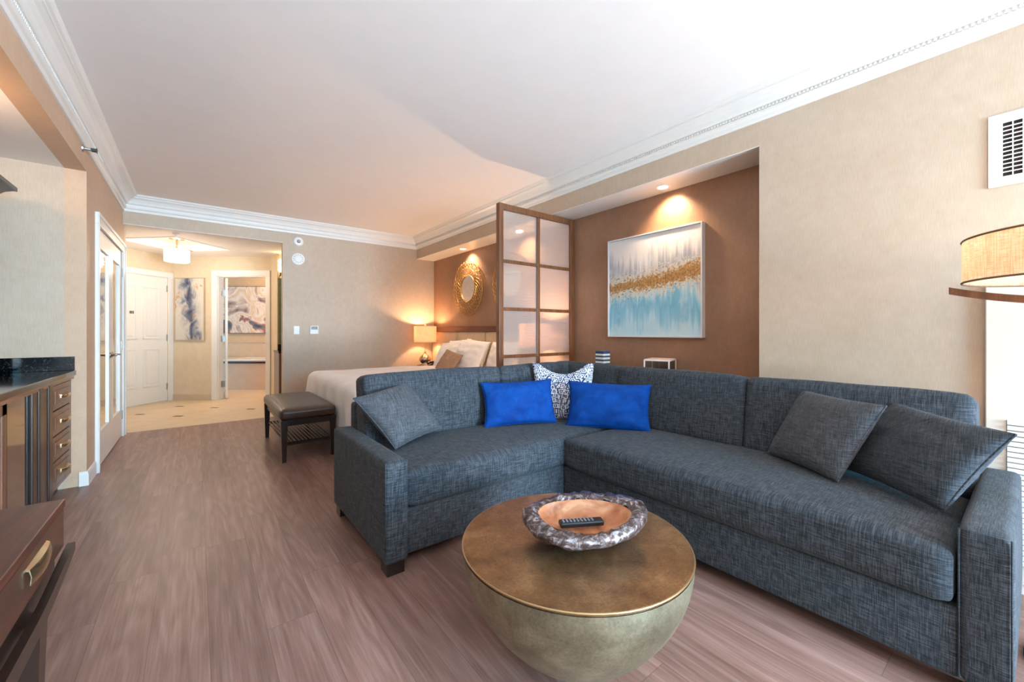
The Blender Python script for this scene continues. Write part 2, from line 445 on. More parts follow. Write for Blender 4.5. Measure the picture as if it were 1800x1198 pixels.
def m_clear(name='clear_glass'):
    t = NT(name)
    g = t.n('ShaderNodeBsdfGlossy'); g.inputs['Roughness'].default_value = 0.03
    tr = t.n('ShaderNodeBsdfTransparent'); tr.inputs[0].default_value = (0.9,0.94,0.94,1)
    m = t.n('ShaderNodeMixShader'); m.inputs[0].default_value = 0.1; t.l(tr.outputs[0], m.inputs[1]); t.l(g.outputs[0], m.inputs[2]); t.l(m.outputs[0], t.out.inputs[0]); return t.m
M_clear = m_clear()

# ------------------------------------------------------------------ room constants
XL, XR, XN, YB, ZC, ZS = -0.68, 3.0, 3.33, 6.55, 2.80, 2.455
YR = -4.5
T_ = 0.12
# floor
struct('floor', boxm(-1.5, XN+0.1, YR-0.1, 6.63, -0.1, 0), M_floor)
b = B(); prism(b, [(-3.2,6.63), (3.6,6.63), (3.6,12.5), (-3.2,12.5)], -0.1, 0); struct('floor_foyer', b, M_tile)
# tile insets (pattern of the tile floor, part of it)
b = B()
for (x, y) in [(-0.65,7.993), (-0.208,7.498), (-0.213,8.454), (0.225,7.99), (0.667,7.495)]:
    box(b, -0.06, 0.06, -0.028, 0.028, -0.002, 0.0012, M=Matrix.Translation((x,y,0)) @ Matrix.Rotation(-YAW, 4, 'Z'))
struct('trim_floor_inset', b, plain('dark_brown_tile', (40,22,14), 0.3))
struct('ceiling', boxm(XL-0.9, XN+0.1, YR-0.1, YB+0.12, ZC, ZC+0.1), M_ceil)
# right wall with the long niche
struct('wall_right', boxm(XR, XN+T_, YR-0.1, 1.146, 0, ZC), M_wall); struct('wall_right_fascia', boxm(XR, XN, 1.146, YB, ZS, ZC), M_wall)
struct('wall_niche', boxm(XN, XN+T_, 1.146, YB, 0, ZC), M_niche)
struct('trim_niche_soffit', boxm(XR, XN, 1.146, YB, ZS-0.004, ZS), M_trim)
# back wall with opening to the foyer
b = B(); box(b, 0.967, XN+T_, YB, YB+T_, 0, ZC); box(b, XL, 0.967, YB, YB+T_, 2.47, ZC); struct('wall_back', b, M_wall)
# left wall: closet opening, fascia over the alcove
b = B(); CY0, CY1, CZ = 4.98, 6.44, 2.12
box(b, XL-T_, XL, 4.56, CY0, 0, ZC); box(b, XL-T_, XL, CY1, YB+T_, 0, ZC); box(b, XL-T_, XL, CY0, CY1, CZ, ZC)
box(b, XL-T_, XL, YR-0.1, 4.56, ZS, ZC); struct('wall_left', b, m_wallpaper('warm_lit_wallpaper', (202,168,138), (214,182,152)))  # tan tint puts the warm lamp light on this wall into its colour
struct('wall_alcove_end', boxm(-1.5, XL-T_+0.0, 4.56, 4.68, 0, ZC), M_wall)
b = B(); box(b, -1.5, -1.38, YR-0.1, 4.56, 0, ZC); struct('wall_alcove_back', b, M_wall)
struct('ceiling_alcove', boxm(-1.38, XL-T_, YR-0.1, 4.56, ZS, ZS+0.05), M_ceil)
struct('wall_closet', boxm(-1.5, -1.38, 4.68, YB+T_, 0, ZC), M_wall)
# rear wall with big window
b = B(); wx0, wx1, wz0, wz1 = -0.6, 2.8, 0.25, 2.45
box(b, -1.5, wx0, YR-0.1, YR, 0, ZC); box(b, wx1, XN, YR-0.1, YR, 0, ZC); box(b, wx0, wx1, YR-0.1, YR, 0, wz0); box(b, wx0, wx1, YR-0.1, YR, wz1, ZC)
struct('wall_rear', b, M_wall)
b = B()
for x in (wx0, 0.5, 1.65, wx1-0.05): box(b, x, x+0.05, YR-0.07, YR-0.02, wz0, wz1)
for z in (wz0, wz1-0.05): box(b, wx0, wx1, YR-0.07, YR-0.02, z, z+0.05)
wf = struct('window_1', b, M_trim)
obj('window_pane', boxm(wx0, wx1, YR-0.05, YR-0.045, wz0, wz1), M_clear, wf)

# crown moulding
prof = [(0,2.615),(0.012,2.615),(0.016,2.63),(0.016,2.642),(0.030,2.648),(0.036,2.66),(0.036,2.672),(0.028,2.676),(0.028,2.694),(0.042,2.698),(0.050,2.706),
        (0.060,2.728),(0.078,2.750),(0.100,2.764),(0.108,2.766),(0.108,2.776),(0.122,2.780),(0.130,2.788),(0.136,2.80),(0,2.80)]
b = B(); sweep(b, prof, lambda d: [(XL+d, YR), (XL+d, YB-d), (XR-d, YB-d), (XR-d, YR)])
y = YR
while y < YB-0.05:
    for x0, x1 in ((XR-0.036, XR-0.026), (XL+0.026, XL+0.036)):
        if x0 < 0 and y > 5: continue
        box(b, x0, x1, y, y+0.011, 2.677, 2.692)
    y += 0.021
struct('trim_crown', b, M_trim)
# baseboards
bprof = [(0,0),(0.014,0),(0.014,0.085),(0.010,0.098),(0.006,0.108),(0,0.11)]
b = B(); sweep(b, bprof, lambda d: [(XR-d, YR), (XR-d, 1.146)]); sweep(b, bprof, lambda d: [(XR, 1.146+d), (XN-d, 1.146+d), (XN-d, YB-d), (0.967-d, YB-d), (0.967-d, YB+T_)])
struct('baseboard_right', b, M_trim)
b = B(); sweep(b, bprof, lambda d: [(-0.72, 4.56-d), (XL+d, 4.56-d), (XL+d, 4.87)]); struct('baseboard_left', b, M_trim)

# closet doors on the left wall
b = B()
cw = 0.10
for (y0, y1) in ((CY0-cw, CY0), (CY1, CY1+cw)):
    box(b, XL, XL+0.022, y0, y1, 0, CZ, 0.004); 
    box(b, XL+0.022, XL+0.03, y0+(0.0 if y0 < CY0-0.01 else cw-0.03), y0+(0.03 if y0 < CY0-0.01 else cw), 0, CZ+cw-0.03, 0.003)
box(b, XL, XL+0.022, CY0-cw, CY1+cw, CZ, CZ+cw, 0.004); box(b, XL+0.022, XL+0.03, CY0-cw, CY1+cw, CZ+cw-0.03, CZ+cw, 0.003)
struct('trim_closet_casing', b, M_trim)
cm = (CY0+CY1)/2
for k, (y0, y1, hs) in enumerate(((CY0+0.004, cm-0.002, 1), (cm+0.002, CY1-0.004, -1))):
    b = B(); fw = 0.105
    x0, x1 = XL-0.036, XL-0.001
    box(b, x0, x1, y0, y0+fw, 0.01, CZ-0.004); box(b, x0, x1, y1-fw, y1, 0.01, CZ-0.004)
    box(b, x0, x1, y0+fw, y1-fw, CZ-0.16, CZ-0.004); box(b, x0, x1, y0+fw, y1-fw, 0.01, 0.30)
    # moulding round the glass
    for (a0, a1, c0, c1) in ((y0+fw, y0+fw+0.014, 0.30, CZ-0.16), (y1-fw-0.014, y1-fw, 0.30, CZ-0.16), (y0+fw, y1-fw, 0.30, 0.314), (y0+fw, y1-fw, CZ-0.174, CZ-0.16)):
        box(b, x1-0.016, x1+0.002, a0, a1, c0, c1, 0.003)
    d = struct('door_%d' % (k+1), b, M_door)
    obj('mirror_panel', boxm(x0+0.008, x1-0.012, y0+fw, y1-fw, 0.30, CZ-0.16), M_mirror, d)
    ye = y1-0.05 if k == 0 else y0+0.05
    b = B(); Mh = Matrix.Translation((x1, ye, 0.97)) @ Matrix.Rotation(PI/2, 4, 'Y')
    lathe(b, [(0,0),(0.03,0),(0.03,0.006),(0.012,0.012),(0.010,0.045),(0,0.045)], 16, M=Mh)
    tube(b, [(x1+0.045, ye, 0.97), (x1+0.05, ye-0.04*hs, 0.972), (x1+0.05, ye-0.10*hs, 0.965)], 0.008, 8)
    obj('lever_handle', b, M_steel, d, smooth=True)
    for z in (0.25, 1.05, 1.88):
        yh = CY0 if k == 0 else CY1
        obj('hinge', boxm(x1+0.0, x1+0.012, yh-0.012, yh+0.012, z-0.05, z+0.05, bev=0.003), M_steel, d)

# ------------------------------------------------------------------ foyer (turned 45 degrees)
O = Vector((-0.335, 9.35, 0)); e1 = Vector((math.cos(YAW), -math.sin(YAW), 0)); e2 = Vector((math.sin(YAW), math.cos(YAW), 0))
MB_ = Matrix.Identity(4)
for i, v in enumerate((e1, e2, Vector((0,0,1)))):
    for j in range(3): MB_[j][i] = v[j]
MB_ = Matrix.Translation(O) @ MB_          # local: x along bathroom wall (rightwards), y deeper, z up
ZF = 2.53
s0, s1, dz = 0.80, 1.657, 2.184
b = B(); vs = box(b, 0, s0, 0, T_, 0, 2.8); vs += box(b, s1, 1.74, 0, T_, 0, 2.8); vs += box(b, s0, s1, 0, T_, dz, 2.8); xf(b, b.verts, MB_); struct('wall_foyer_back', b, M_foyer)
# entry wall, local frame: x = distance from O leftwards along the wall
a3 = math.atan2(-0.55, -0.569)
ME = Matrix.Translation(O) @ Matrix.Rotation(a3, 4, 'Z')       # local x along wall away from corner, local y = +: towards camera-left/right?
e0, e1d = 0.085, 1.0
# local +y after the turn points to the right/near side (room side is +y)
b = B(); box(b, 0, e0, -T_, 0, 0, 2.8); box(b, e1d, 1.55, -T_, 0, 0, 2.8); box(b, e0, e1d, -T_, 0, 2.14, 2.8); xf(b, b.verts, ME); struct('wall_foyer_entry', b, M_foyer)
pE = ME @ Vector((1.55, 0, 0))
b = B(); prism(b, [(pE.x, pE.y), (pE.x, YB+T_), (pE.x-T_, YB+T_), (pE.x-T_, pE.y)], 0, 2.8); struct('wall_foyer_left', b, M_foyer)
struct('wall_foyer_front', boxm(pE.x-T_, XL, YB+T_, YB+2*T_, 0, 2.8), M_foyer)
pB = MB_ @ Vector((1.74, 0, 0)); pB2 = MB_ @ Vector((1.74, T_, 0))
b = B(); prism(b, [(pB.x, pB.y), (1.09, 7.95), (1.2, 7.98), (pB2.x+0.1, pB2.y)], 0, 2.8)
struct('wall_foyer_return', b, M_foyer)
b = B(); prism(b, [(1.2,7.95), (2.5,7.95), (2.5,8.07), (1.2,8.07)], 0, 2.8); prism(b, [(1.09,7.95), (1.2,7.95), (1.2,7.98)], 0, 2.8); struct('wall_foyer_bar', b, M_foyer)
struct('wall_foyer_right', boxm(2.4, 2.5, 6.67, 7.95, 0, 2.8), M_foyer)
# foyer ceiling with a square recess
dm = [(-0.235,7.37), (0.43,8.0), (-0.235,8.66), (-0.90,8.0)]
b = B()
rc = [(-1.7,6.66), (2.5,6.66), (2.5,9.9), (-1.7,9.9)]
V = [b.verts.new((x,y,ZF)) for x,y in rc]; D = [b.verts.new((x,y,ZF)) for x,y in dm]
Sv, Ev, Nv, Wv = D
for f in ((V[0],V[1],Sv), (V[1],Ev,Sv), (V[1],V[2],Ev), (V[2],Nv,Ev), (V[2],V[3],Nv), (V[3],Wv,Nv), (V[3],V[0],Wv), (V[0],Sv,Wv)): b.faces.new(f)
U = [b.verts.new((x,y,ZF+0.10)) for x,y in dm]
for i in range(4): b.faces.new((D[i], D[(i+1)%4], U[(i+1)%4], U[i]))
b.faces.new(U)
struct('ceiling_foyer', b, M_ceil)
b = B()
for i in range(4):
    p, q = Vector((*dm[i], ZF)), Vector((*dm[(i+1)%4], ZF)); tube(b, [p, q], 0.012, 6)
struct('trim_foyer_tray', b, M_trim)
# header soffit
struct('trim_header', boxm(XL, 0.967, YB, YB+T_, 2.465, 2.47), M_ceil)
# entry door
b = B(); box(b, e0, e1d, -0.05, -0.012, 0.01, 2.14)
for (px0, px1) in ((0.13, 0.40), (0.50, 0.77)):
    for (pz0, pz1) in ((0.28, 0.92), (1.08, 1.95)):
        xx0, xx1 = e0+px0*1.02, e0+px1*1.02
        for (a0,a1,c0,c1) in ((xx0,xx0+0.02,pz0,pz1),(xx1-0.02,xx1,pz0,pz1),(xx0,xx1,pz0,pz0+0.02),(xx0,xx1,pz1-0.02,pz1)): box(b, a0,a1,-0.016,0.000,c0,c1,0.004)
        box(b, xx0+0.05, xx1-0.05, -0.016, -0.002, pz0+0.05, pz1-0.05, 0.008)
xf(b, b.verts, ME); ed = struct('door_3', b, M_door)
b = B(); box(b, 0.64, 0.71, -0.012, -0.002, 1.49, 1.54, 0.003); xf(b, b.verts, ME); obj('door_plate', b, M_black, ed)
for z in (0.25, 1.1, 1.95):
    b = B(); box(b, e0-0.01, e0+0.016, -0.012, 0.004, z-0.055, z+0.055, 0.003); xf(b, b.verts, ME); obj('hinge', b, M_steel, ed)
b = B(); box(b, 0.0, e0, 0, 0.02, 0, 2.14, 0.004); box(b, e1d, e1d+0.09, 0, 0.02, 0, 2.14, 0.004); box(b, 0, e1d+0.09, 0, 0.02, 2.14, 2.23, 0.004); xf(b, b.verts, ME); struct('trim_entry_casing', b, M_trim)
# bathroom door casing, jamb, leaf
b = B(); box(b, s0-0.10, s0, -0.022, 0, 0, dz, 0.005); box(b, s1, s1+0.075, -0.022, 0, 0, dz, 0.005); box(b, s0-0.10, s1+0.075, -0.022, 0, dz, dz+0.1, 0.005)
box(b, s0, s0+0.015, 0, T_, 0, dz); box(b, s1-0.015, s1, 0, T_, 0, dz); box(b, s0, s1, 0, T_, dz-0.015, dz)
xf(b, b.verts, MB_); struct('trim_bath_casing', b, M_trim)
MD = MB_ @ Matrix.Translation((s0+0.05, T_, 0)) @ Matrix.Rotation(R_(126), 4, 'Z')
b = B(); box(b, 0, 0.8, -0.036, 0, 0.01, dz-0.02, 0.003); xf(b, b.verts, MD); bd = struct('door_4', b, M_door)
for z in (0.27, 1.08, 1.9):
    b = B(); box(b, s0+0.015, s0+0.022, 0.05, T_+0.0, z-0.055, z+0.055, 0.002); box(b, s0+0.02, s0+0.05, T_-0.006, T_+0.0, z-0.055, z+0.055, 0.002); xf(b, b.verts, MB_); obj('hinge', b, M_steel, bd)
b = B(); box(b, 0, s0-0.10, -0.014, 0, 0, 0.10, 0.003); xf(b, b.verts, MB_); struct('baseboard_foyer', b, plain('tile_baseboard', (206,184,158), 0.35))
# bathroom shell
M_bath = m_wallpaper('bathroom_wallpaper', (218,186,146), (230,200,162))
b = B(); box(b, -1.5, 2.4, 2.0, 2.1, 0, 2.8); xf(b, b.verts, MB_); struct('wall_bath_back', b, M_bath)
b = B(); box(b, -1.6, -1.5, 0.9, 2.1, 0, 2.8); xf(b, b.verts, MB_); struct('wall_bath_left', b, M_bath)
b = B(); box(b, 2.3, 2.4, 0.5, 2.0, 0, 2.8); xf(b, b.verts, MB_); struct('wall_bath_right', b, M_bath)
b = B(); box(b, -1.6, 2.6, 0.0, 2.1, 2.6, 2.7); xf(b, b.verts, MB_); struct('ceiling_bath', b, M_ceil)
M_btile = plain('beige_bath_tile', (222,192,154), 0.3, var=0.04)
b = B(); box(b, -1.5, 2.3, 1.98, 2.0, 0.5, 0.97); box(b, -1.5, 2.3, 1.965, 2.0, 0.955, 0.975, 0.004); xf(b, b.verts, MB_); struct('trim_bath_tile', b, M_btile)
tb = thing('bathtub', 'built-in bathtub with beige tiled front seen through the far bathroom doorway', 'bathtub', tuple(MB_ @ Vector((0.9,1.6,0))))
b = B(); box(b, -0.6, 2.2, 1.26, 1.30, 0, 0.545); xf(b, b.verts, MB_); obj('tiled_front', b, plain('tub_front_tile', (216,186,160), 0.3, var=0.05), tb)
b = B(); box(b, -0.6, 2.2, 1.235, 1.30, 0.55, 0.585, 0.004); xf(b, b.verts, MB_); obj('dark_ledge', b, plain('dark_ledge_stone', (58,34,24), 0.25), tb)
b = B()
box(b, -0.6, 2.2, 1.25, 1.40, 0.585, 0.635, 0.012); box(b, -0.6, 2.2, 1.86, 1.96, 0.585, 0.635, 0.012); box(b, -0.6, 0.1, 1.38, 1.88, 0.585, 0.635, 0.012); box(b, 1.9, 2.2, 1.38, 1.88, 0.585, 0.635, 0.012)
box(b, 0.1, 1.9, 1.38, 1.88, 0.2, 0.24, 0.01)
for yy in (1.385, 1.86): box(b, 0.1, 1.9, yy, yy+0.015, 0.24, 0.6)
for xx in (0.1, 1.885): box(b, xx, xx+0.015, 1.4, 1.86, 0.24, 0.6)
xf(b, b.verts, MB_); obj('tub_basin', b, plain('tub_enamel', (240,232,222), 0.2, var=0.01), tb)
b = B(); tube(b, [MB_ @ Vector(p) for p in ((1.02,1.31,0.635),(1.02,1.31,0.66),(1.06,1.31,0.668),(1.12,1.31,0.66))], 0.010, 8); obj('faucet', b, M_steel, tb, smooth=True)

# ------------------------------------------------------------------ paintings
def m_art_main():
    t = NT('blue_gold_abstract'); tc = t.coords((1,1,1)); sp = t.n('ShaderNodeSeparateXYZ'); t.l(tc, sp.inputs[0])
    z = sp.outputs['Z']                       # 0 at bottom .. ~0.95 top (local to the picture)
    st = t.noise(t.coords((1, 26, 1.2)), 1.3, 4, 0.55); st2 = t.noise(t.coords((1, 60, 3)), 1.4, 4, 0.6)
    big = t.noise(t.coords((1, 3.2, 1.4), loc=(0,3.1,0)), 1.6, 3, 0.5)
    # grey towers: tall vertical strokes rising from the gold
    hz = t.math('ADD', z, t.math('MULTIPLY', t.math('SUBTRACT', st, 0.5), 0.55))
    hz = t.math('ADD', hz, t.math('MULTIPLY', t.math('SUBTRACT', big, 0.5), -0.55))
    c = t.ramp(hz, [(0.06, srgb(176,218,234)), (0.20, srgb(112,190,218)), (0.34, srgb(70,172,208)), (0.44, srgb(146,204,220)), (0.485, srgb(214,218,218)),
                    (0.53, srgb(140,144,156)), (0.64, srgb(164,164,174)), (0.73, srgb(206,202,202)), (0.80, srgb(228,222,220))])
    c = t.mix(t.math('MULTIPLY', st2, 0.35), c, srgb(232,232,232))
    # pale patches at the low left and right
    pn = t.noise(t.coords((1, 5, 4), loc=(0,7,2)), 1.2, 3)
    c = t.mix(t.ramp(pn, [(0.55, (0,0,0,1)), (0.72, (0.8,0.8,0.8,1))]), c, srgb(205,224,232))
    gn = t.noise(t.coords((1, 15, 20)), 1.7, 6, 0.72, 1.0); gb = t.noise(t.coords((1, 2.2, 1)), 1.5, 2)
    yy = t.math('MULTIPLY', sp.outputs['Y'], -0.13)
    dz_ = t.math('ABSOLUTE', t.math('SUBTRACT', t.math('SUBTRACT', z, yy), t.math('ADD', 0.47, t.math('MULTIPLY', gb, 0.09))))
    sp2 = t.noise(t.coords((1, 24, 26), loc=(0,2,5)), 1.6, 4, 0.6, 0.5)
    cm = t.math('SUBTRACT', sp2, t.math('MULTIPLY', dz_, 2.0))
    c = t.mix(t.ramp(cm, [(0.26, (0,0,0,1)), (0.33, (0.8,0.8,0.8,1))]), c, srgb(216,206,184))
    gf = t.math('SUBTRACT', t.math('SUBTRACT', gn, t.math('MULTIPLY', dz_, 3.4)), t.math('MULTIPLY', sp.outputs['Y'], 0.10))
    c = t.mix(t.ramp(gf, [(0.31, (0,0,0,1)), (0.34, (1,1,1,1))]), c, t.ramp(st2, [(0.3, srgb(150,104,54)), (0.7, srgb(204,158,100))]))
    sk = t.math('SUBTRACT', t.noise(t.coords((1, 30, 34), loc=(0,9,1)), 1.5, 2, 0.5), t.math('MULTIPLY', dz_, 1.1))
    c = t.mix(t.ramp(sk, [(0.52, (0,0,0,1)), (0.55, (0.9,0.9,0.9,1))]), c, srgb(140,108,66))
    t.set(Base_Color=c, Roughness=0.5); return t.m
def m_art_blob(name, stops, scale, dist, seed):
    t = NT(name); v = t.coords((1,1,1), loc=(seed, seed*2, seed))
    n1 = t.noise(v, scale, 4, 0.5, dist)
    t.set(Base_Color=t.ramp(n1, [(p, srgb(*c)) for p, c in stops]), Roughness=0.5); return t.m
def m_art_foyer():
    t = NT('grey_orange_abstract'); tc = t.coords((1,1,1)); sp = t.n('ShaderNodeSeparateXYZ'); t.l(tc, sp.inputs[0])
    n1 = t.noise(t.coords((5,5,3)), 1.5, 5, 0.6, 0.8); n2 = t.noise(t.coords((7,7,4), loc=(3,1,7)), 1.5, 4, 0.6, 0.5)
    # a dark column in the middle: distance from the picture's centre line
    dx = t.math('ABSOLUTE', t.math('ADD', sp.outputs['X'], t.math('MULTIPLY', t.math('SUBTRACT', sp.outputs['Z'], 0.6), 0.1)))
    f = t.math('SUBTRACT', t.math('MULTIPLY', n1, 1.2), t.math('MULTIPLY', dx, 2.4))
    c = t.ramp(f, [(0.10, srgb(214,206,192)), (0.33, srgb(196,190,180)), (0.44, srgb(150,152,158)), (0.55, srgb(96,104,122)), (0.68, srgb(66,66,86))])
    c = t.mix(t.ramp(n2, [(0.60, (0,0,0,1)), (0.68, (0.85,0.85,0.85,1))]), c, srgb(206,140,78))
    t.set(Base_Color=c, Roughness=0.5); return t.m
def painting(label, M, w_, h_, d_, art, frame, fw=0.012, name='painting', group=None):
    """local x = width, local y = into the wall, z up; base at bottom centre"""
    p = M @ Vector((0,0,0)); ang = math.atan2(M[1][0], M[0][0])
    t = thing(name, label, 'painting', tuple(p), ang, group)
    obj('canvas', boxm(-w_/2+fw, w_/2-fw, -d_+0.008, -0.004, fw, h_-fw), art, t, local=True)
    b = B()
    box(b, -w_/2, -w_/2+fw, -d_, 0, 0, h_, 0.002); box(b, w_/2-fw, w_/2, -d_, 0, 0, h_, 0.002); box(b, -w_/2+fw, w_/2-fw, -d_, 0, 0, fw, 0.002); box(b, -w_/2+fw, w_/2-fw, -d_, 0, h_-fw, h_, 0.002)
    obj('frame', b, frame, t, local=True)
    return t
M_sframe = plain('silver_white_frame', (226,228,230), 0.3, 0.3, 0.02)
# main picture: on wall X=XN facing -X ; use world-built because its texture wants y along the wall
t = thing('painting', 'large square abstract painting of blue and gold strokes in the niche behind the sofa', 'painting', (XN, 2.165, 1.15))
y0, y1, z0, z1, fx = 1.68, 2.65, 1.15, 2.11, XN-0.055
obj('canvas', boxm(fx+0.012, XN-0.002, y0+0.014, y1-0.014, z0+0.014, z1-0.014), m_art_main(), t)
b = B(); box(b, fx, XN, y0, y0+0.013, z0, z1, 0.002); box(b, fx, XN, y1-0.013, y1, z0, z1, 0.002); box(b, fx, XN, y0+0.013, y1-0.013, z0, z0+0.013, 0.002); box(b, fx, XN, y0+0.013, y1-0.013, z1-0.013, z1, 0.002)
obj('frame', b, M_sframe, t)
painting('tall narrow abstract painting in greys with orange between the two foyer doors', MB_ @ Matrix.Translation((0.325,0,1.05)), 0.52, 1.10, 0.04, m_art_foyer(), plain('pale_wood_frame', (196,170,136), 0.4), 0.010)
painting('wide swirling painting in white, pink and plum hanging above the bathtub', MB_ @ Matrix.Translation((0.12,1.98,1.17)), 1.62, 1.05, 0.04,
         m_art_blob('marbled_abstract', [(0.30,(96,70,78)), (0.40,(196,172,160)), (0.46,(238,228,218)), (0.52,(224,196,164)), (0.57,(240,232,224)), (0.62,(176,110,84)), (0.66,(60,116,140)), (0.70,(82,62,70))], 1.9, 0.9, 4.2), plain('canvas_edge', (120,96,80), 0.6), 0.008)

# ------------------------------------------------------------------ sectional sofa
sf = thing('sectional_sofa', 'large slate grey L-shaped sectional sofa with low track arms and dark block feet', 'sofa', (1.9, 1.9, 0))
AZ = 0.565
b = B(); box(b, 0.835, 2.84, 1.965, 2.80, 0.065, 0.30, 0.012, 3); obj('base', b, M_sofa, sf, smooth=True, auto=40)
b = B(); box(b, 1.965, 2.86, 0.155, 1.963, 0.065, 0.295, 0.012, 3); obj('base', b, M_sofa, sf, smooth=True, auto=40)
def soft(name, sx, sy, sz, ctr, rad, bulge, rot=None, wob=0.0, seed=0, n=16):
    M = Matrix.Translation(Vector(ctr))
    if rot is not None: M = M @ rot
    b = B(); cushion(b, sx, sy, sz, rad, bulge, n, M, wob, seed); return obj(name, b, M_sofa, sf, smooth=True)
soft('arm', 0.118, 0.955, 0.50, (0.777, 2.395, 0.315), 0.022, (0.006,0,0.004), seed=1)
soft('arm', 1.0, 0.118, 0.50, (2.46, 0.100, 0.315), 0.024, (0,0.008,0.004), seed=2)
soft('back_frame', 2.12, 0.12, 0.66, (1.90, 2.855, 0.395), 0.03, (0,0.004,0), seed=3)
soft('back_frame', 0.11, 2.62, 0.66, (2.915, 1.48, 0.395), 0.03, (0.004,0,0), seed=4)
soft('seat_cushion', 1.87, 0.74, 0.185, (1.775, 2.315, 0.395), 0.032, (0.004,0.012,0.02), wob=0.004, seed=5, n=20)
soft('seat_cushion', 0.80, 1.775, 0.185, (2.335, 1.053, 0.395), 0.032, (0.012,0.004,0.022), wob=0.004, seed=6, n=20)
# back cushions
lean = R_(9)
def backc(w_, ctr, yaw, h_=0.45, T=0.20, seed=0, lean=lean):
    rot = Matrix.Rotation(yaw, 4, 'Z') @ Matrix.Rotation(-lean, 4, 'X')
    soft('back_cushion', w_, T, h_, ctr, 0.038, (0.002,0.024,0.012), rot, 0.007, seed, 18)
backc(1.09, (1.385, 2.69, 0.69), 0, seed=11)
backc(0.84, (2.345, 2.69, 0.69), 0, seed=12)
backc(0.80, (2.74, 2.44, 0.69), -PI/2, T=0.16, seed=13)
backc(0.96, (2.74, 1.58, 0.69), -PI/2, seed=14)
backc(0.94, (2.74, 0.63, 0.69), -PI/2, seed=15)
for (x, y) in ((0.78, 1.985), (0.78, 2.81), (2.04, 0.10), (2.88, 0.10), (2.88, 2.81)):
    obj('foot', boxm(x-0.045, x+0.045, y-0.045, y+0.045, 0, 0.068, bev=0.004), M_dark, sf)
# seam piping on arms
def seam(pts): 
    b = B(); tube(b, pts, 0.0035, 6); return b
b = B()
def rrect(x0,x1,z0,z1,y): return [(x0,y,z0),(x0,y,z1),(x1,y,z1),(x1,y,z0)]
tube(b, rrect(0.722,0.832,0.075,0.562,1.928), 0.003, 6, closed=True); obj('arm_piping', b, M_sofa, sf, smooth=True)
b = B(); tube(b, [(1.963,0.045,0.075),(1.963,0.045,0.562),(1.963,0.155,0.562),(1.963,0.155,0.075)], 0.003, 6, closed=True); obj('arm_piping', b, M_sofa, sf, smooth=True)

# throw pillows
make_pillow('throw_pillow', 'square slate grey throw pillow leaning on the left arm of the sofa', 'pillow',
    [(0.934,2.335,0.505), (1.31,2.47,0.553), (1.121,2.64,0.853), (0.745,2.517,0.80)], 0.18, M_sofa2, seed=1)
make_pillow('throw_pillow', 'square slate grey throw pillow in front of a larger one near the right arm', 'pillow',
    [(2.56,0.935,0.515), (2.32,0.557,0.515), (2.43,0.41,0.87), (2.68,0.80,0.875)], 0.15, M_sofa2, seed=2)
make_pillow('throw_pillow', 'large slate grey throw pillow slumped over the right arm of the sofa', 'pillow',
    [(2.56,0.62,0.53), (2.236,0.215,0.52), (2.33,0.045,0.83), (2.66,0.42,0.86)], 0.17, M_sofa, seed=3)
make_pillow('throw_pillow', 'blue velvet lumbar pillow on the left seat next to the sofa corner', 'pillow', quad_at((1.93,2.40,0.665), 0.56, 0.33, -22, 18, 1), 0.15, M_velvet, seed=4, pinch=0.07, wr=0.01)
make_pillow('throw_pillow', 'blue velvet lumbar pillow on the right seat next to the sofa corner', 'pillow', quad_at((2.40,1.94,0.655), 0.60, 0.34, -55, 18, -1), 0.15, M_velvet, seed=5, pinch=0.07, wr=0.01)
make_pillow('throw_pillow', 'blue and white maze-patterned pillow in the sofa corner between the velvet ones', 'pillow', quad_at((2.37,2.37,0.71), 0.50, 0.47, -42, 14, 0), 0.14, M_maze, seed=6, chop=0.32, pinch=0.08)

# ------------------------------------------------------------------ coffee table, bowl, remote
ctx, cty = 0.613*1.515+0.790*0.23, 0.790*1.515-0.613*0.23
ct = thing('coffee_table', 'round drum coffee table with hammered brass bowl-shaped base and brown brass top', 'coffee table', (ctx, cty, 0))
b = B(); RT = 0.412
bp_ = [(0,0),(0.085,0),(0.105,0.012)]
for i in range(1, 19):
    a = i/18; z = 0.012+(0.425-0.012)*a; r = 0.105+(RT-0.105)*math.sin(a*PI/2)**0.72; bp_.append((r, z))
lathe(b, bp_, 72); obj('bowl_base', b, M_brassside, ct, smooth=True, local=True)
b = B(); lathe(b, [(0,0.425),(RT-0.002,0.425),(RT-0.002,0.438),(0,0.438)], 72); obj('table_top', b, M_brasstop, ct, local=True)
b = B(); tube(b, [((RT-0.001)*math.cos(i/72*2*PI), (RT-0.001)*math.sin(i/72*2*PI), 0.434) for i in range(72)], 0.0035, 8, closed=True); obj('rim', b, M_rim, ct, smooth=True, local=True)

def m_bark():
    t = NT('silvered_bark_rim'); n1 = t.noise(t.coords((1,1,0.6)), 16, 6, 0.68, 2.6); n2 = t.noise(t.coords(), 55, 4, 0.7, 1.0)
    f = t.math('ADD', t.math('MULTIPLY', n1, 0.7), t.math('MULTIPLY', n2, 0.3))
    t.set(Base_Color=t.ramp(f, [(0.40, srgb(48,34,32)), (0.50, srgb(96,78,76)), (0.56, srgb(150,146,152)), (0.64, srgb(214,218,226))]), Roughness=0.28, Metallic=0.4, Coat_Weight=0.5)
    t.bump(f, 0.6, 0.010); return t.m
def m_bowlwood():
    t = NT('burl_wood_interior'); n1 = t.noise(t.coords(), 9, 5, 0.6, 1.0)
    t.set(Base_Color=t.ramp(n1, [(0.3, srgb(136,76,46)), (0.5, srgb(184,118,80)), (0.7, srgb(210,160,124))]), Roughness=0.4, Coat_Weight=0.3); return t.m
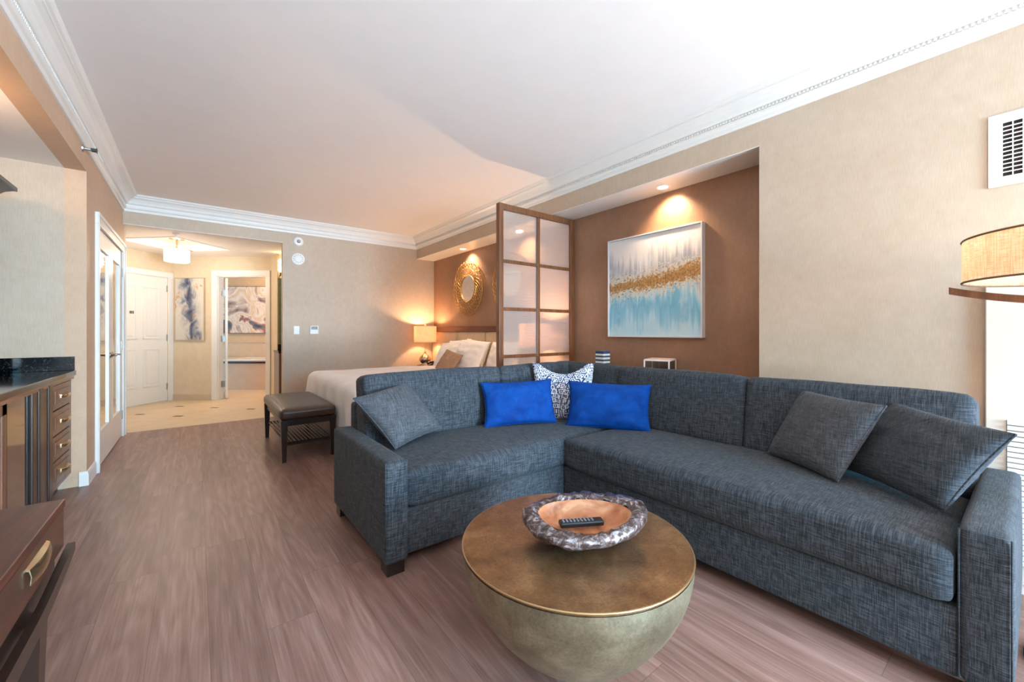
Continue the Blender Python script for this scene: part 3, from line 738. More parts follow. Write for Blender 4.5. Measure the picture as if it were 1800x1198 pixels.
# bowl shape in its own frame: x right of camera, y away
MBW = Matrix.Translation((0.613*1.50+0.790*0.265, 0.790*1.50-0.613*0.265, 0.4386)) @ Matrix.Rotation(-YAW, 4, 'Z')
bz = MBW.to_translation()
bw = thing('decorative_bowl', 'irregular live-edge wood bowl with silvery bark rim on the round coffee table', 'bowl', tuple(bz), -YAW)
def out_r(a):   # outline radius of the outer rim
    x, y = math.cos(a), math.sin(a)
    r = 1/math.sqrt((x/0.225)**2+(y/0.17)**2)
    return r*(1+0.05*math.sin(2*a+0.6)+0.035*math.sin(3*a+1.0)+0.02*math.sin(5*a)+0.012*math.sin(9*a))
def inn_r(a):
    x, y = math.cos(a), math.sin(a)
    r = 1/math.sqrt((x/0.172)**2+(y/0.115)**2)
    return r*(0.96+0.07*math.sin(2*a+2.6)+0.05*math.sin(3*a+0.4)+0.02*math.sin(5*a+1))
def ringm(spec, n=96, cap0=False, cap1=False, nz=0.0):
    b = B(); rings = []
    for (kind, sc, z, zn) in spec:
        ring = []
        for i in range(n):
            a = 2*PI*i/n; r = {'o': out_r, 'i': inn_r}[kind](a)*sc
            x, y = r*math.cos(a), r*math.sin(a)
            q = noise.noise(Vector((x*28, y*28, z*28)))*nz + noise.noise(Vector((x*70, y*70, z*70)))*nz*0.5
            tl = 0.018*math.sin(a+0.5)*zn
            ring.append(b.verts.new((x*(1+q*1.6), y*(1+q*1.6), z+tl+q*0.9*sc*zn)))
        rings.append(ring)
    for p, q in zip(rings, rings[1:]):
        for i in range(n): b.faces.new((p[i], p[(i+1)%n], q[(i+1)%n], q[i]))
    if cap0: b.faces.new(rings[0][::-1])
    if cap1: b.faces.new(rings[-1])
    return b
obj('bark_rim', ringm([('o',0.30,0.0,0),('o',0.46,0.004,0.0),('o',0.72,0.028,0.4),('o',0.92,0.055,0.8),('o',1.0,0.075,1),('o',0.985,0.092,1),('i',1.12,0.096,1),('i',0.98,0.086,1)], cap0=True, nz=0.016), m_bark(), bw, smooth=True, local=True)
obj('wood_hollow', ringm([('i',0.99,0.087,1),('i',0.90,0.066,0.8),('i',0.72,0.050,0.5),('i',0.45,0.044,0.2),('i',0.1,0.043,0)], cap1=True), m_bowlwood(), bw, smooth=True, local=True)
# remote
rc_ = thing('remote_control', 'black television remote control lying in the wood bowl', 'remote control', tuple(MBW @ Vector((-0.012,-0.012,0.055))), -YAW+R_(8))
obj('remote_body', boxm(-0.082, 0.082, -0.019, 0.019, 0, 0.020, bev=0.006), M_black, rc_, local=True)
btn = plain('grey_button', (120,120,126), 0.5)
for i in range(9):
    for j in range(3):
        b = B(); box(b, -0.072+i*0.0135, -0.064+i*0.0135, -0.0125+j*0.0095, -0.0065+j*0.0095, 0.020, 0.0222, 0.0006, 1); obj('button', b, btn, rc_, local=True)

# ------------------------------------------------------------------ screen divider
sc = thing('room_divider', 'wood-framed privacy screen with eight rippled glass panes beside the bed', 'room divider', ((2.30+XN)/2, 3.18, 0))
SX0, SX1, SY0, SY1 = 2.295, XN-0.002, 3.16, 3.205
b = B(); box(b, SX0, SX0+0.05, SY0-0.005, SY1+0.005, 0, 2.445, 0.003); box(b, SX1-0.06, SX1, SY0-0.005, SY1+0.005, 0, 2.445, 0.003)
box(b, SX0+0.05, SX1-0.06, SY0, SY1, 2.385, 2.445, 0.003); box(b, SX0+0.05, SX1-0.06, SY0, SY1, 0.0, 0.10, 0.003)
obj('frame', b, M_screen, sc)
cxm = (SX0+SX1)/2-0.005; zr = [0.10, 0.50, 0.92, 1.33, 1.745, 2.385]
zr = [0.10, 0.497, 0.960, 1.425, 1.890, 2.385]
obj('muntin', boxm(cxm-0.018, cxm+0.018, SY0+0.004, SY1-0.004, 0.10, 2.385, bev=0.003), M_screen, sc)
for z in zr[1:-1]: obj('muntin', boxm(SX0+0.05, SX1-0.06, SY0+0.005, SY1-0.005, z-0.016, z+0.016, bev=0.003), M_screen, sc)
for i in range(5):
    for (x0, x1) in ((SX0+0.05, cxm-0.018), (cxm+0.018, SX1-0.06)):
        obj('glass_pane', boxm(x0, x1, 3.180, 3.185, zr[i]+(0.016 if i else 0), zr[i+1]-(0.016 if i < 4 else 0)), M_pane, sc)

# ------------------------------------------------------------------ bed area
BX0, BY0, BY1, BZ = 1.17, 3.84, 5.77, 0.66
bed = thing('bed', 'king bed made up with white linen, its foot towards the leather bench', 'bed', ((BX0+3.27)/2, (BY0+BY1)/2, 0))
obj('bed_base', boxm(BX0+0.06, 3.22, BY0+0.05, BY1-0.05, 0.0, 0.30), M_dark, bed)
b = B(); cushion(b, 3.24-BX0, BY1-BY0, 0.30, 0.07, (0,0,0.015), 16, Matrix.Translation(((3.24+BX0)/2, (BY0+BY1)/2, 0.45))); obj('mattress', b, M_linen, bed, smooth=True)
# duvet: draped sheet with wavy hem
b = B(); nx, ny = 70, 60
def duv(i, j):
    a = i/nx; c = j/ny
    L = 2.10+0.42; W = (BY1-BY0)+0.84
    s = 2.10 - a*L           # distance from head end: x runs from head(3.25) to foot then down
    yv = -W/2 + c*W
    hy = (BY1-BY0)/2+0.015; R = 0.08
    def fold(d, h):          # returns (horizontal, drop)
        if d <= h-R: return d, 0
        arc = R*PI/2; e = d-(h-R)
        if e < arc: th = e/R; return h-R+R*math.sin(th), R*(1-math.cos(th))
        return h+0.04*(e-arc), R+(e-arc)
    hx, dx = fold(a*L, 3.26-BX0+0.02); y_, dy = fold(abs(yv), hy)
    dropmax = max(dx, dy); z = BZ+0.02-dropmax
    x = 3.26-hx; yy = (BY0+BY1)/2+math.copysign(y_, yv)
    q = Vector((x*2.2, yy*2.2, z*1.5))
    z += noise.noise(q)*0.012*(1 if dropmax < 0.05 else 0.3)
    if dropmax > 0.06:
        k = min(1, (dropmax-0.06)/0.2)*0.02
        if dx >= dy: x += k*math.sin(yy*17)*1.0
        if dy >= dx: yy += k*math.sin(x*15)
    return (x, yy, z)
g = [[b.verts.new(duv(i,j)) for j in range(ny+1)] for i in range(nx+1)]
for i in range(nx):
    for j in range(ny): b.faces.new((g[i][j], g[i+1][j], g[i+1][j+1], g[i][j+1]))
dv = obj('duvet', b, M_linen, bed, smooth=True)
md = dv.modifiers.new('thick', 'SOLIDIFY'); md.thickness = 0.012; md.offset = 1
# headboard
hb = thing('headboard', 'cream upholstered wall headboard with dark glossy wood rail behind the bed', 'headboard', (XN, 4.86, 0.35))
for (y0, y1) in ((3.26, 4.06), (4.07, 4.86), (4.87, 5.66), (5.67, 6.53)):
    b = B(); cushion(b, 0.05, y1-y0, 0.85, 0.018, (0.004,0,0), 8, Matrix.Translation((XN-0.027, (y0+y1)/2, 0.775))); obj('upholstered_panel', b, M_headp, hb, smooth=True)
obj('top_rail', boxm(XN-0.06, XN-0.001, 3.26, 6.545, 1.202, 1.285, bev=0.006), M_rail, hb)
# bed pillows
def bp(label, y, x, w_, h_, yaw, lean, roll, T, z, mat=M_linen, seed=0, group='white bed pillows'):
    make_pillow('bed_pillow', label, 'pillow', quad_at((x, y, z), w_, h_, yaw, lean, roll), T, mat, seed=seed, group=group, wr=0.012, pinch=0.06)
bp('white bed pillow at the far left against the headboard, next to the nightstand lamp', 5.40, 3.12, 0.60, 0.40, -90, 22, 4, 0.16, 0.89, seed=21)
bp('white bed pillow in the middle row against the headboard, half hidden by two others', 4.92, 3.13, 0.62, 0.40, -90, 20, -4, 0.16, 0.89, seed=22)
bp('white bed pillow at the near end of the headboard, cut off by the divider post', 4.18, 3.10, 0.64, 0.40, -90, 22, 2, 0.16, 0.885, seed=23)
bp('large white bed pillow in front, just right of the small tan one', 4.72, 2.92, 0.64, 0.42, -86, 28, -3, 0.17, 0.885, seed=24)
bp('white bed pillow in the front row, standing behind the small tan one', 5.30, 2.93, 0.58, 0.40, -88, 30, 6, 0.15, 0.875, seed=25)
make_pillow('accent_pillow', 'small tan accent pillow leaning on the white bed pillows', 'pillow', quad_at((2.68, 4.84, 0.80), 0.34, 0.30, -72, 32, -14), 0.12, M_tan, welt=plain('grey_fur_edge', (120,112,108), 0.8), seed=26)

# mirrors
def wmirror(y, z, label):
    t = thing('wall_mirror', label, 'mirror', (XN-0.012, y, z), 0, 'round gold mirrors over the bed')
    b = B(); R0, R1 = 0.205, 0.415
    for k in range(32):
        for dr in (1, -1):
            a0 = 2*PI*k/32; pts = []
            for q in range(7):
                f = q/6; r = R0+(R1-R0)*f; a = a0+dr*0.62*f
                pts.append((-0.012-0.030*math.sin(f*PI*0.75)-0.004*dr, r*math.cos(a), r*math.sin(a)))
            tube(b, pts, 0.0034, 5)
    for r in (R0, R1, 0.31):
        tube(b, [(-0.014-(0.03 if r == 0.31 else 0.008), r*math.cos(i/48*2*PI), r*math.sin(i/48*2*PI)) for i in range(48)], 0.007 if r != 0.31 else 0.004, 6, closed=True)
    obj('woven_frame', b, M_gold, t, smooth=True, local=True)
    b = B(); lathe(b, [(0,0),(0.205,0),(0.205,0.014),(0,0.014)], 48, M=Matrix.Rotation(-PI/2, 4, 'Y')); obj('mirror_glass', b, M_mirror, t, local=True)
    return t
wmirror(5.37, 1.87, 'round woven gold mirror on the bronze wall left of the divider')
wmirror(4.27, 1.87, 'round woven gold mirror mostly hidden behind the divider post')

# nightstands, lamps
def nightstand(y, label):
    t = thing('nightstand', label, 'nightstand', (3.03, y, 0), 0, 'nightstands beside the bed')
    for nm, bx in (('top', (-0.24,0.24,-0.28,0.28,0.60,0.635)), ('body', (-0.22,0.23,-0.26,0.26,0.12,0.60))):
        obj(nm, boxm(*bx, bev=0.004), M_dark, t, local=True)
    for z in (0.16, 0.38):
        d = obj('drawer', boxm(-0.236,-0.22,-0.26,0.26,z,z+0.20, bev=0.003), M_dark, t, local=True)
        b = B(); tube(b, [(-0.236,-0.06,z+0.1),(-0.255,-0.05,z+0.1),(-0.255,0.05,z+0.1),(-0.236,0.06,z+0.1)], 0.005, 6); obj('pull', b, M_steel, d, local=True)
    for sx in (-0.19, 0.2):
        for sy in (-0.25, 0.25): obj('leg', boxm(sx-0.02,sx+0.02,sy-0.02,sy+0.02,0,0.12), M_dark, t, local=True)
    return t
nightstand(6.15, 'dark wood nightstand in the back corner carrying the lit silver lamp')
nightstand(3.49, 'dark wood nightstand behind the glass divider')
M_merc = plain('mercury_glass', (196,172,150), 0.15, 0.85, 0.35, 40)
def tlamp(x, y, z, label):
    t = thing('table_lamp', label, 'lamp', (x, y, z), 0, 'bedside lamps')
    b = B(); lathe(b, [(0,0),(0.06,0),(0.062,0.012),(0.045,0.02),(0.04,0.03),(0.075,0.055),(0.098,0.09),(0.10,0.115),(0.085,0.15),(0.05,0.18),(0.025,0.20),(0.018,0.225),(0.022,0.24),(0,0.24)], 32); obj('lamp_base', b, M_merc, t, smooth=True, local=True)
    b = B(); cyl(b, (0,0,0.24), 0.006, 0.40, 10); lathe(b, [(0,0.68),(0.012,0.675),(0.014,0.69),(0,0.70)], 12); obj('stem', b, M_steel, t, local=True)
    b = B(); r = 0.185; lathe(b, [(r,0.395),(r,0.66),(r-0.004,0.66),(r-0.004,0.395),(r,0.395)], 48); obj('lamp_shade', b, M_tshade, t, smooth=True, auto=40, local=True)
    b = B(); lathe(b, [(0,0.46),(0.02,0.465),(0.03,0.50),(0.022,0.54),(0,0.55)], 16); obj('bulb', b, emit('bulb_glow', (255,214,160), 6), t, smooth=True, local=True)
    light(label[:8]+'light', 'POINT', (x, y, z+0.575), 30, WARM, 0.03)
tlamp(3.03, 6.28, 0.635, 'lit silver gourd lamp with linen drum shade on the corner nightstand')
tlamp(3.05, 3.50, 0.635, 'lit drum-shaded lamp blurred behind the glass divider')
ph = thing('telephone', 'black desk telephone on the corner nightstand beside the lamp', 'telephone', (2.90, 6.0, 0.636), R_(20))
b = B(); prism(b, [(-0.09,-0.10),(0.09,-0.10),(0.09,0.10),(-0.09,0.10)], 0, 0.03); 
for v in b.verts:
    if v.co.z > 0.01 and v.co.x > 0: v.co.z += 0.035
obj('phone_base', b, M_black, ph, local=True)
b = B(); tube(b, [(-0.06,-0.105,0.065),(-0.03,-0.105,0.075),(0.03,-0.105,0.08),(0.07,-0.105,0.08)], 0.02, 8); obj('handset', b, M_black, ph, smooth=True, local=True)

# bench at the foot of the bed
bn = thing('bench', 'brown leather bench with dark tapered legs and slatted shelf at the bed foot', 'bench', (0.845, 4.80, 0))
QX0, QX1, QY0, QY1 = 0.60, 1.09, 4.20, 5.40
b = B(); cushion(b, QX1-QX0, QY1-QY0, 0.10, 0.035, (0.004,0.004,0.018), 12, Matrix.Translation(((QX0+QX1)/2, (QY0+QY1)/2, 0.435))); obj('seat', b, M_leather, bn, smooth=True)
b = B()
for (x0,x1,y0,y1) in ((QX0+0.03,QX1-0.03,QY0+0.03,QY0+0.055),(QX0+0.03,QX1-0.03,QY1-0.055,QY1-0.03),(QX0+0.03,QX0+0.055,QY0+0.03,QY1-0.03),(QX1-0.055,QX1-0.03,QY0+0.03,QY1-0.03)): box(b,x0,x1,y0,y1,0.33,0.39,0.003)
obj('apron', b, M_dark, bn)
for sx, sy in ((0,0),(1,0),(0,1),(1,1)):
    x = QX0+0.035 if not sx else QX1-0.035; y = QY0+0.035 if not sy else QY1-0.035
    b = B(); vs = box(b, x-0.028, x+0.028, y-0.028, y+0.028, 0, 0.388, 0.003, 1)
    for v in vs:
        k = 0.62+0.38*min(1, v.co.z/0.34); v.co.x = x+(v.co.x-x)*k; v.co.y = y+(v.co.y-y)*k
    obj('leg', b, M_dark, bn)
b = B()
for k in range(13): x = QX0+0.05+k*(QX1-QX0-0.1)/12; box(b, x-0.008, x+0.008, QY0+0.03, QY1-0.03, 0.165, 0.18)
for y in (QY0+0.03, QY1-0.05): box(b, QX0+0.03, QX1-0.03, y, y+0.02, 0.15, 0.18)
obj('slatted_shelf', b, M_dark, bn)

# ------------------------------------------------------------------ small wall and ceiling fittings
def rot_wall_back(x, z): return Matrix.Translation((x, YB, z)) @ Matrix.Rotation(PI/2, 4, 'X')
t = thing('fire_alarm', 'small round white alarm with a centre strobe, upper of two on the back wall', 'alarm', (1.16, YB, 2.50))
b = B(); lathe(b, [(0,0),(0.068,0),(0.066,0.014),(0.05,0.022),(0.03,0.025),(0.0,0.026)], 32, M=rot_wall_back(1.165,2.505)); obj('plate', b, M_white, t, smooth=True)
b = B(); lathe(b, [(0.024,0.025),(0.022,0.045),(0.012,0.055),(0,0.058)], 20, M=rot_wall_back(1.165,2.505)); obj('strobe', b, M_steel, t, smooth=True)
t = thing('wall_speaker', 'round white slotted speaker, lower of the two discs on the back wall', 'speaker', (1.16, YB, 2.22))
b = B(); lathe(b, [(0,0),(0.088,0),(0.086,0.018),(0.07,0.026),(0.045,0.024),(0.043,0.030),(0,0.032)], 36, M=rot_wall_back(1.16,2.252)); obj('disc', b, M_white, t, smooth=True, auto=40)
b = B()
for k in range(12):
    a = k*PI/6; box(b, 0.05, 0.066, -0.003, 0.003, 0.024, 0.0275, M=rot_wall_back(1.16,2.252) @ Matrix.Rotation(a,4,'Z'))
obj('slots', b, plain('grey_slot', (150,148,144), 0.6), t)
t = thing('light_switch', 'white rocker light switch on the back wall left of the thermostat', 'light switch', (1.14, YB, 1.16))
obj('switch_plate', boxm(1.105, 1.178, YB-0.007, YB, 1.165, 1.285, bev=0.003), M_white, t); obj('rocker', boxm(1.124, 1.159, YB-0.012, YB-0.006, 1.19, 1.26, bev=0.002), M_white, t)
t = thing('thermostat', 'white thermostat with dark display on the back wall', 'thermostat', (1.36, YB, 1.16))
obj('case', boxm(1.315, 1.43, YB-0.028, YB, 1.165, 1.29, bev=0.006), M_white, t); obj('display', boxm(1.328, 1.417, YB-0.030, YB-0.027, 1.235, 1.28, bev=0.001), plain('lcd_display', (70,74,70), 0.2), t)
# vent grille upper right
def vent(label, y0, y1, z0, z1, ny_, nz_):
    t = thing('air_vent', label, 'vent', (XR, (y0+y1)/2, z0)); fw = 0.045
    b = B(); box(b, XR-0.008, XR, y0, y0+fw, z0, z1, 0.002); box(b, XR-0.008, XR, y1-fw, y1, z0, z1, 0.002); box(b, XR-0.008, XR, y0+fw, y1-fw, z0, z0+fw, 0.002); box(b, XR-0.008, XR, y0+fw, y1-fw, z1-fw, z1, 0.002); obj('vent_frame', b, M_white, t)
    obj('dark_cavity', boxm(XR-0.001, XR+0.0, y0+fw, y1-fw, z0+fw, z1-fw), plain('vent_dark', (40,26,20), 0.9), t)
    b = B()
    for k in range(1, nz_): z = z0+fw+(z1-z0-2*fw)*k/nz_; box(b, XR-0.007, XR-0.001, y0+fw, y1-fw, z-0.0022, z+0.0022)
    for k in range(1, ny_): y = y0+fw+(y1-y0-2*fw)*k/ny_; box(b, XR-0.006, XR-0.001, y-0.002, y+0.002, z0+fw, z1-fw)
    obj('grille', b, M_white, t)
vent('white grille air vent high on the right wall above the lamp', -0.22, 0.142, 1.885, 2.225, 9, 13)
# closet panel with louvres on right wall
t = thing('louvred_panel', 'white access panel with louvres on the right wall behind the sofa arm', 'panel', (XR, -0.1, 0.06))
obj('panel', boxm(XR-0.022, XR-0.001, -0.45, 0.150, 0.045, 1.42, bev=0.004), plain('panel_paint', (232,222,208), 0.45, var=0.01), t)
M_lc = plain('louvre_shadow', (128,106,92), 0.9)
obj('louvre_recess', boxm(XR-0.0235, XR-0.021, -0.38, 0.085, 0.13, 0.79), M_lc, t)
b = B()
for k in range(27):
    z = 0.14+k*0.0245; vs = box(b, XR-0.031, XR-0.022, -0.375, 0.083, z, z+0.015)
    for v in vs:
        if v.co.x < XR-0.026: v.co.z -= 0.006
obj('louvres', b, M_white, t)
# downlights
def downlight(x, y, z, label, e=26, rot=(0,0,0)):
    t = thing('downlight', label, 'ceiling light', (x, y, z), 0, 'recessed downlights')
    b = B(); lathe(b, [(0.062,-0.004),(0.062,0.0),(0.045,0.0),(0.043,-0.004),(0.062,-0.004)], 32); obj('trim_ring', b, M_white, t, local=True, smooth=True, auto=40)
    b = B(); lathe(b, [(0,-0.001),(0.045,-0.001),(0.045,0.0),(0,0.0)], 24); obj('lens', b, emit('downlight_lens', (255,236,210), 9), t, local=True)
    light('downlight_beam', 'SPOT', (x, y, z-0.02), e, (1.0, 0.72, 0.46), 0.03, rot, spot=115, blend=0.9)
tl = R_(-0)
downlight(3.185, 1.98, ZS-0.004, 'recessed round downlight above the large blue and gold painting', 42, (0, R_(-22), 0))
downlight(3.175, 5.30, ZS-0.004, 'recessed round downlight above the gold mirror near the back wall', 44, (0, R_(-22), 0))
downlight(3.175, 3.95, ZS-0.004, 'recessed round downlight hidden behind the glass divider', 50, (0, R_(-22), 0))
# sprinklers
t = thing('sprinkler', 'small metal sidewall sprinkler on the left wall just under the crown moulding', 'sprinkler', (XL, 4.41, 2.56))
b = B(); lathe(b, [(0,0),(0.03,0),(0.028,0.008),(0.012,0.012),(0.01,0.045),(0.0,0.046)], 16, M=Matrix.Translation((XL,4.41,2.585)) @ Matrix.Rotation(PI/2,4,'Y')); obj('stem', b, M_steel, t)
b = B(); box(b, XL+0.046, XL+0.075, 4.395, 4.40, 2.575, 2.595); box(b, XL+0.046, XL+0.075, 4.42, 4.425, 2.575, 2.595); box(b, XL+0.075, XL+0.079, 4.39, 4.43, 2.57, 2.60); obj('deflector', b, plain('dark_metal', (80,76,72), 0.4, 0.8), t)
t = thing('sprinkler', 'small round white sprinkler head on the foyer ceiling', 'sprinkler', (-0.22, 7.15, ZF))
b = B(); lathe(b, [(0,0),(0.04,0),(0.036,-0.01),(0.012,-0.016),(0.010,-0.04),(0.018,-0.045),(0,-0.046)], 20, (-0.22,7.15,ZF)); obj('sprinkler_head', b, M_white, t, smooth=True)
# foyer ceiling lamp
t = thing('ceiling_light', 'lit white drum ceiling light with brass cross arms in the foyer', 'ceiling light', (-0.235, 8.0, 2.26))
cx, cy = -0.235, 8.0
b = B(); lathe(b, [(0,0.37),(0.10,0.37),(0.10,0.345),(0.09,0.34),(0.015,0.335),(0.012,0.20),(0,0.20)], 32, (cx,cy,2.26)); obj('canopy', b, M_pull, t, smooth=True, auto=40)
for a in (0.35, 1.92, 3.49, 5.06):
    b = B(); tube(b, [(cx+0.01*math.cos(a), cy+0.01*math.sin(a), 2.50), (cx+0.20*math.cos(a), cy+0.20*math.sin(a), 2.455)], 0.006, 6); obj('arm', b, M_pull, t)
M_glow = emit('drum_glow', (255,232,196), 3.2)
b = B(); lathe(b, [(0,0),(0.145,0),(0.155,0.01),(0.155,0.175),(0.145,0.18),(0,0.18)], 40, (cx,cy,2.262)); obj('drum_shade', b, M_glow, t, smooth=True, auto=40)
light('foyer_lamp_light', 'POINT', (cx, cy, 2.18), 22, (1.0, 0.84, 0.70), 0.12)
light('foyer_lamp_uplight', 'POINT', (cx+0.0, cy, 2.545), 3.5, (1.0, 0.74, 0.50), 0.06)
bl = MB_ @ Vector((1.1, 0.9, 2.35)); 
t = thing('ceiling_light', 'small round glass ceiling light inside the bathroom', 'ceiling light', tuple(MB_ @ Vector((1.1,0.9,2.5))))
b = B(); lathe(b, [(0,0),(0.13,0.03),(0.15,0.08),(0.15,0.1),(0,0.1)], 24, tuple(MB_ @ Vector((1.1,0.9,2.5)))); obj('glass_dome', b, emit('dome_glow', (255,222,180), 3), t, smooth=True)
light('bathroom_light', 'POINT', tuple(bl), 30, (1.0, 0.78, 0.60), 0.12)

# bar vanity right of the foyer
t = thing('bar_cabinet', 'dark wood bar cabinet at the right edge of the foyer opening', 'cabinet', (1.6, 7.66, 0))
obj('body', boxm(1.05, 2.38, 7.42, 7.93, 0.08, 0.86, bev=0.004), M_cab, t); obj('toe_kick', boxm(1.07, 2.38, 7.46, 7.93, 0, 0.08), M_dark, t)
obj('side_panel', boxm(1.04, 1.05, 7.42, 7.93, 0.08, 0.86), plain('lilac_side_panel', (150,136,132), 0.4), t)
for k in range(4):
    d = obj('drawer', boxm(1.07, 1.45, 7.405, 7.42, 0.12+k*0.185, 0.29+k*0.185, bev=0.004), M_cab, t)
    b = B(); z = 0.20+k*0.185; tube(b, [(1.19,7.405,z),(1.2,7.385,z),(1.32,7.385,z),(1.33,7.405,z)], 0.006, 6); obj('pull', b, M_steel, d)
b = B(); box(b, 1.03, 2.39, 7.395, 7.93, 0.86, 0.895, 0.003); box(b, 1.095, 2.39, 7.91, 7.93, 0.895, 0.99, 0.002); tag(obj('countertop', b, M_granite), 'black stone countertop on the bar cabinet beside the foyer', 'countertop')
t = thing('bar_mirror', 'tall greenish mirror above the bar cabinet by the foyer', 'mirror', (1.55, 7.94, 1.05))
obj('mirror_glass', boxm(1.105, 2.2, 7.935, 7.948, 1.0, 2.12), plain('green_mirror', (150,176,160), 0.05, 0.9, 0.2, 14), t)
t = thing('wall_sconce', 'lit wall sconce with a stack of glass balls above the bar mirror', 'wall lamp', (1.14, 7.94, 2.1))
b = B(); tube(b, [(1.13,7.945,2.16),(1.13,7.89,2.16),(1.13,7.87,2.21)], 0.010, 8); obj('bracket', b, plain('bronze_bracket', (110,64,34), 0.35, 0.7), t)
b = B()
for k in range(3): bmesh.ops.create_uvsphere(b, u_segments=16, v_segments=10, radius=0.040, matrix=Matrix.Translation((1.13,7.87,2.25+k*0.075)))
obj('glass_balls', b, emit('sconce_glow', (255,226,160), 2.5), t, smooth=True)
light('sconce_light', 'POINT', (1.2,7.8,2.3), 3, (1.0,0.78,0.5), 0.04)

# ------------------------------------------------------------------ left alcove: counter, cabinet, hutch, desk
KX = -0.76
M_drw = M_cab
cb = thing('base_cabinet', 'walnut cabinet with cup-pull drawers and a glossy inset under the black counter', 'cabinet', (-1.05, 3.3, 0))
obj('body', boxm(-1.379, KX-0.02, 1.72, 4.54, 0.12, 0.86), M_dark, cb)
obj('toe_kick', boxm(-1.379, KX-0.07, 1.74, 4.54, 0, 0.12), M_black, cb)
# stiles round the drawers
b = B(); box(b, KX-0.02, KX, 4.49, 4.54, 0.12, 0.86, 0.003); box(b, KX-0.02, KX, 3.96, 4.01, 0.12, 0.86, 0.003); box(b, KX-0.02, KX, 4.01, 4.49, 0.12, 0.145, 0.002); box(b, KX-0.02, KX, 4.01, 4.49, 0.84, 0.86, 0.002); obj('face_frame', b, M_cab, cb)
for k in range(4):
    z0 = 0.15+k*0.173
    b = B(); box(b, KX-0.018, KX+0.004, 4.015, 4.485, z0, z0+0.165, 0.004); box(b, KX+0.002, KX+0.010, 4.055, 4.445, z0+0.035, z0+0.13, 0.003)
    d = obj('drawer', b, M_cab, cb)
    # cup pull: half barrel
    b = B(); n = 12
    for i in range(n+1): pass
    prof_c = [(0.0,0.0),(0.028,0.004),(0.036,0.014),(0.030,0.026),(0.0,0.030)]
    rows = []
    for i in range(13):
        u = -1+2*i/12; sc_ = math.sqrt(max(0.02, 1-abs(u)**3))
        rows.append([b.verts.new((KX+0.010+px*sc_, 4.25+u*0.085, z0+0.068+pz)) for px, pz in prof_c])
    for r0, r1 in zip(rows, rows[1:]):
        for j in range(len(prof_c)-1): b.faces.new((r0[j], r1[j], r1[j+1], r0[j+1]))
    b.faces.new(rows[0]); b.faces.new(rows[-1][::-1])
    obj('cup_pull', b, M_pull, d, smooth=True, auto=50)
# fluted pilaster, narrower at its foot
b = B()
for k in range(4):
    y = 3.56+k*0.10; vs = box(b, KX-0.02, KX+0.012+0.006*(k%2), y, y+0.09, 0.12, 0.86, 0.006)
obj('fluted_pilaster', b, M_dark, cb)
# glossy inset
obj('glossy_inset', boxm(KX-0.015, KX-0.004, 3.22, 3.54, 0.14, 0.84), plain('dark_mirror_steel', (150,140,132), 0.08, 0.95, 0.02), cb)
for (y0, y1) in ((2.86,3.20), (2.48,2.84), (2.10,2.46), (1.74,2.08)):
    b = B(); box(b, KX-0.018, KX, y0, y0+0.06, 0.14, 0.84, 0.003); box(b, KX-0.018, KX, y1-0.06, y1, 0.14, 0.84, 0.003); box(b, KX-0.018, KX, y0, y1, 0.78, 0.84, 0.003); box(b, KX-0.018, KX, y0, y1, 0.14, 0.20, 0.003)
    box(b, KX-0.018, KX-0.010, y0+0.05, y1-0.05, 0.18, 0.80)
    d = obj('door', b, M_cab, cb)
b = B(); box(b, -1.378, -0.735, 1.70, 4.555, 0.865, 0.905, 0.005); box(b, -1.378, -0.742, 4.535, 4.557, 0.905, 1.01, 0.002); box(b, -1.378, -1.356, 1.70, 4.535, 0.905, 1.01, 0.002)
tag(obj('countertop', b, M_granite), 'glossy black granite countertop with backsplash over the walnut cabinet', 'countertop')
# light wood edge under the stone
obj('counter_rail', boxm(KX-0.02, -0.745, 1.72, 4.54, 0.842, 0.865, bev=0.002), m_wood('rail_wood', (120,76,50), (160,110,80), 0.35, (20,2,20)), cb)
# hutch (only its cornice end shows)
ht = thing('wall_cabinet', 'dark wall-hung cabinet with projecting cornice at the left edge above the counter', 'cabinet', (-1.2, 3.4, 1.35))
obj('body', boxm(-1.379, -1.07, 2.4, 4.22, 1.30, 2.10), M_dark, ht)
b = B(); pr_ = [(0.0,2.10),(0.012,2.10),(0.02,2.115),(0.03,2.12),(0.05,2.145),(0.085,2.165),(0.095,2.165),(0.095,2.19),(0,2.19)]
sweep(b, pr_, lambda d: [(-1.379, 2.4-d), (-1.07+d, 2.4-d), (-1.07+d, 4.22+d*0.9), (-1.379, 4.22+d*0.9)]); box(b, -1.379,-1.07,2.4,4.22,2.10,2.19); obj('cornice', b, M_dark, ht)
light('cabinet_top_light', 'POINT', (-1.18, 3.2, 2.28), 12, (1.0,0.66,0.38), 0.05)
mc = thing('coffee_maker', 'small black appliance on the granite counter at the left edge', 'appliance', (-1.12, 4.0, 0.905))
obj('appliance_body', boxm(-1.27, -1.13, 4.02, 4.2, 0.906, 1.14, bev=0.012), M_black, mc); obj('water_tank', boxm(-1.26, -1.14, 3.95, 4.018, 0.906, 1.10, bev=0.008), M_black, mc)
# desk in the foreground left
DXF, DYB, DZ = -0.28, 1.61, 0.75
dk = thing('desk', 'walnut desk with brass-pull drawer and curved dark apron in the left foreground', 'desk', (-0.7, 0.7, 0))
obj('desk_top', boxm(-1.37, DXF, -0.6, DYB, DZ-0.022, DZ, bev=0.003), M_desk, dk)
d = obj('drawer', boxm(DXF-0.42, DXF-0.002, 0.5, DYB-0.006, DZ-0.125, DZ-0.024, bev=0.002), m_wood('walnut_drawer', (48,26,18), (84,48,34), 0.32, (20,2,20)), dk)
obj('carcass', boxm(-1.36, DXF-0.425, -0.58, DYB-0.008, DZ-0.125, DZ-0.024), M_dark, dk)
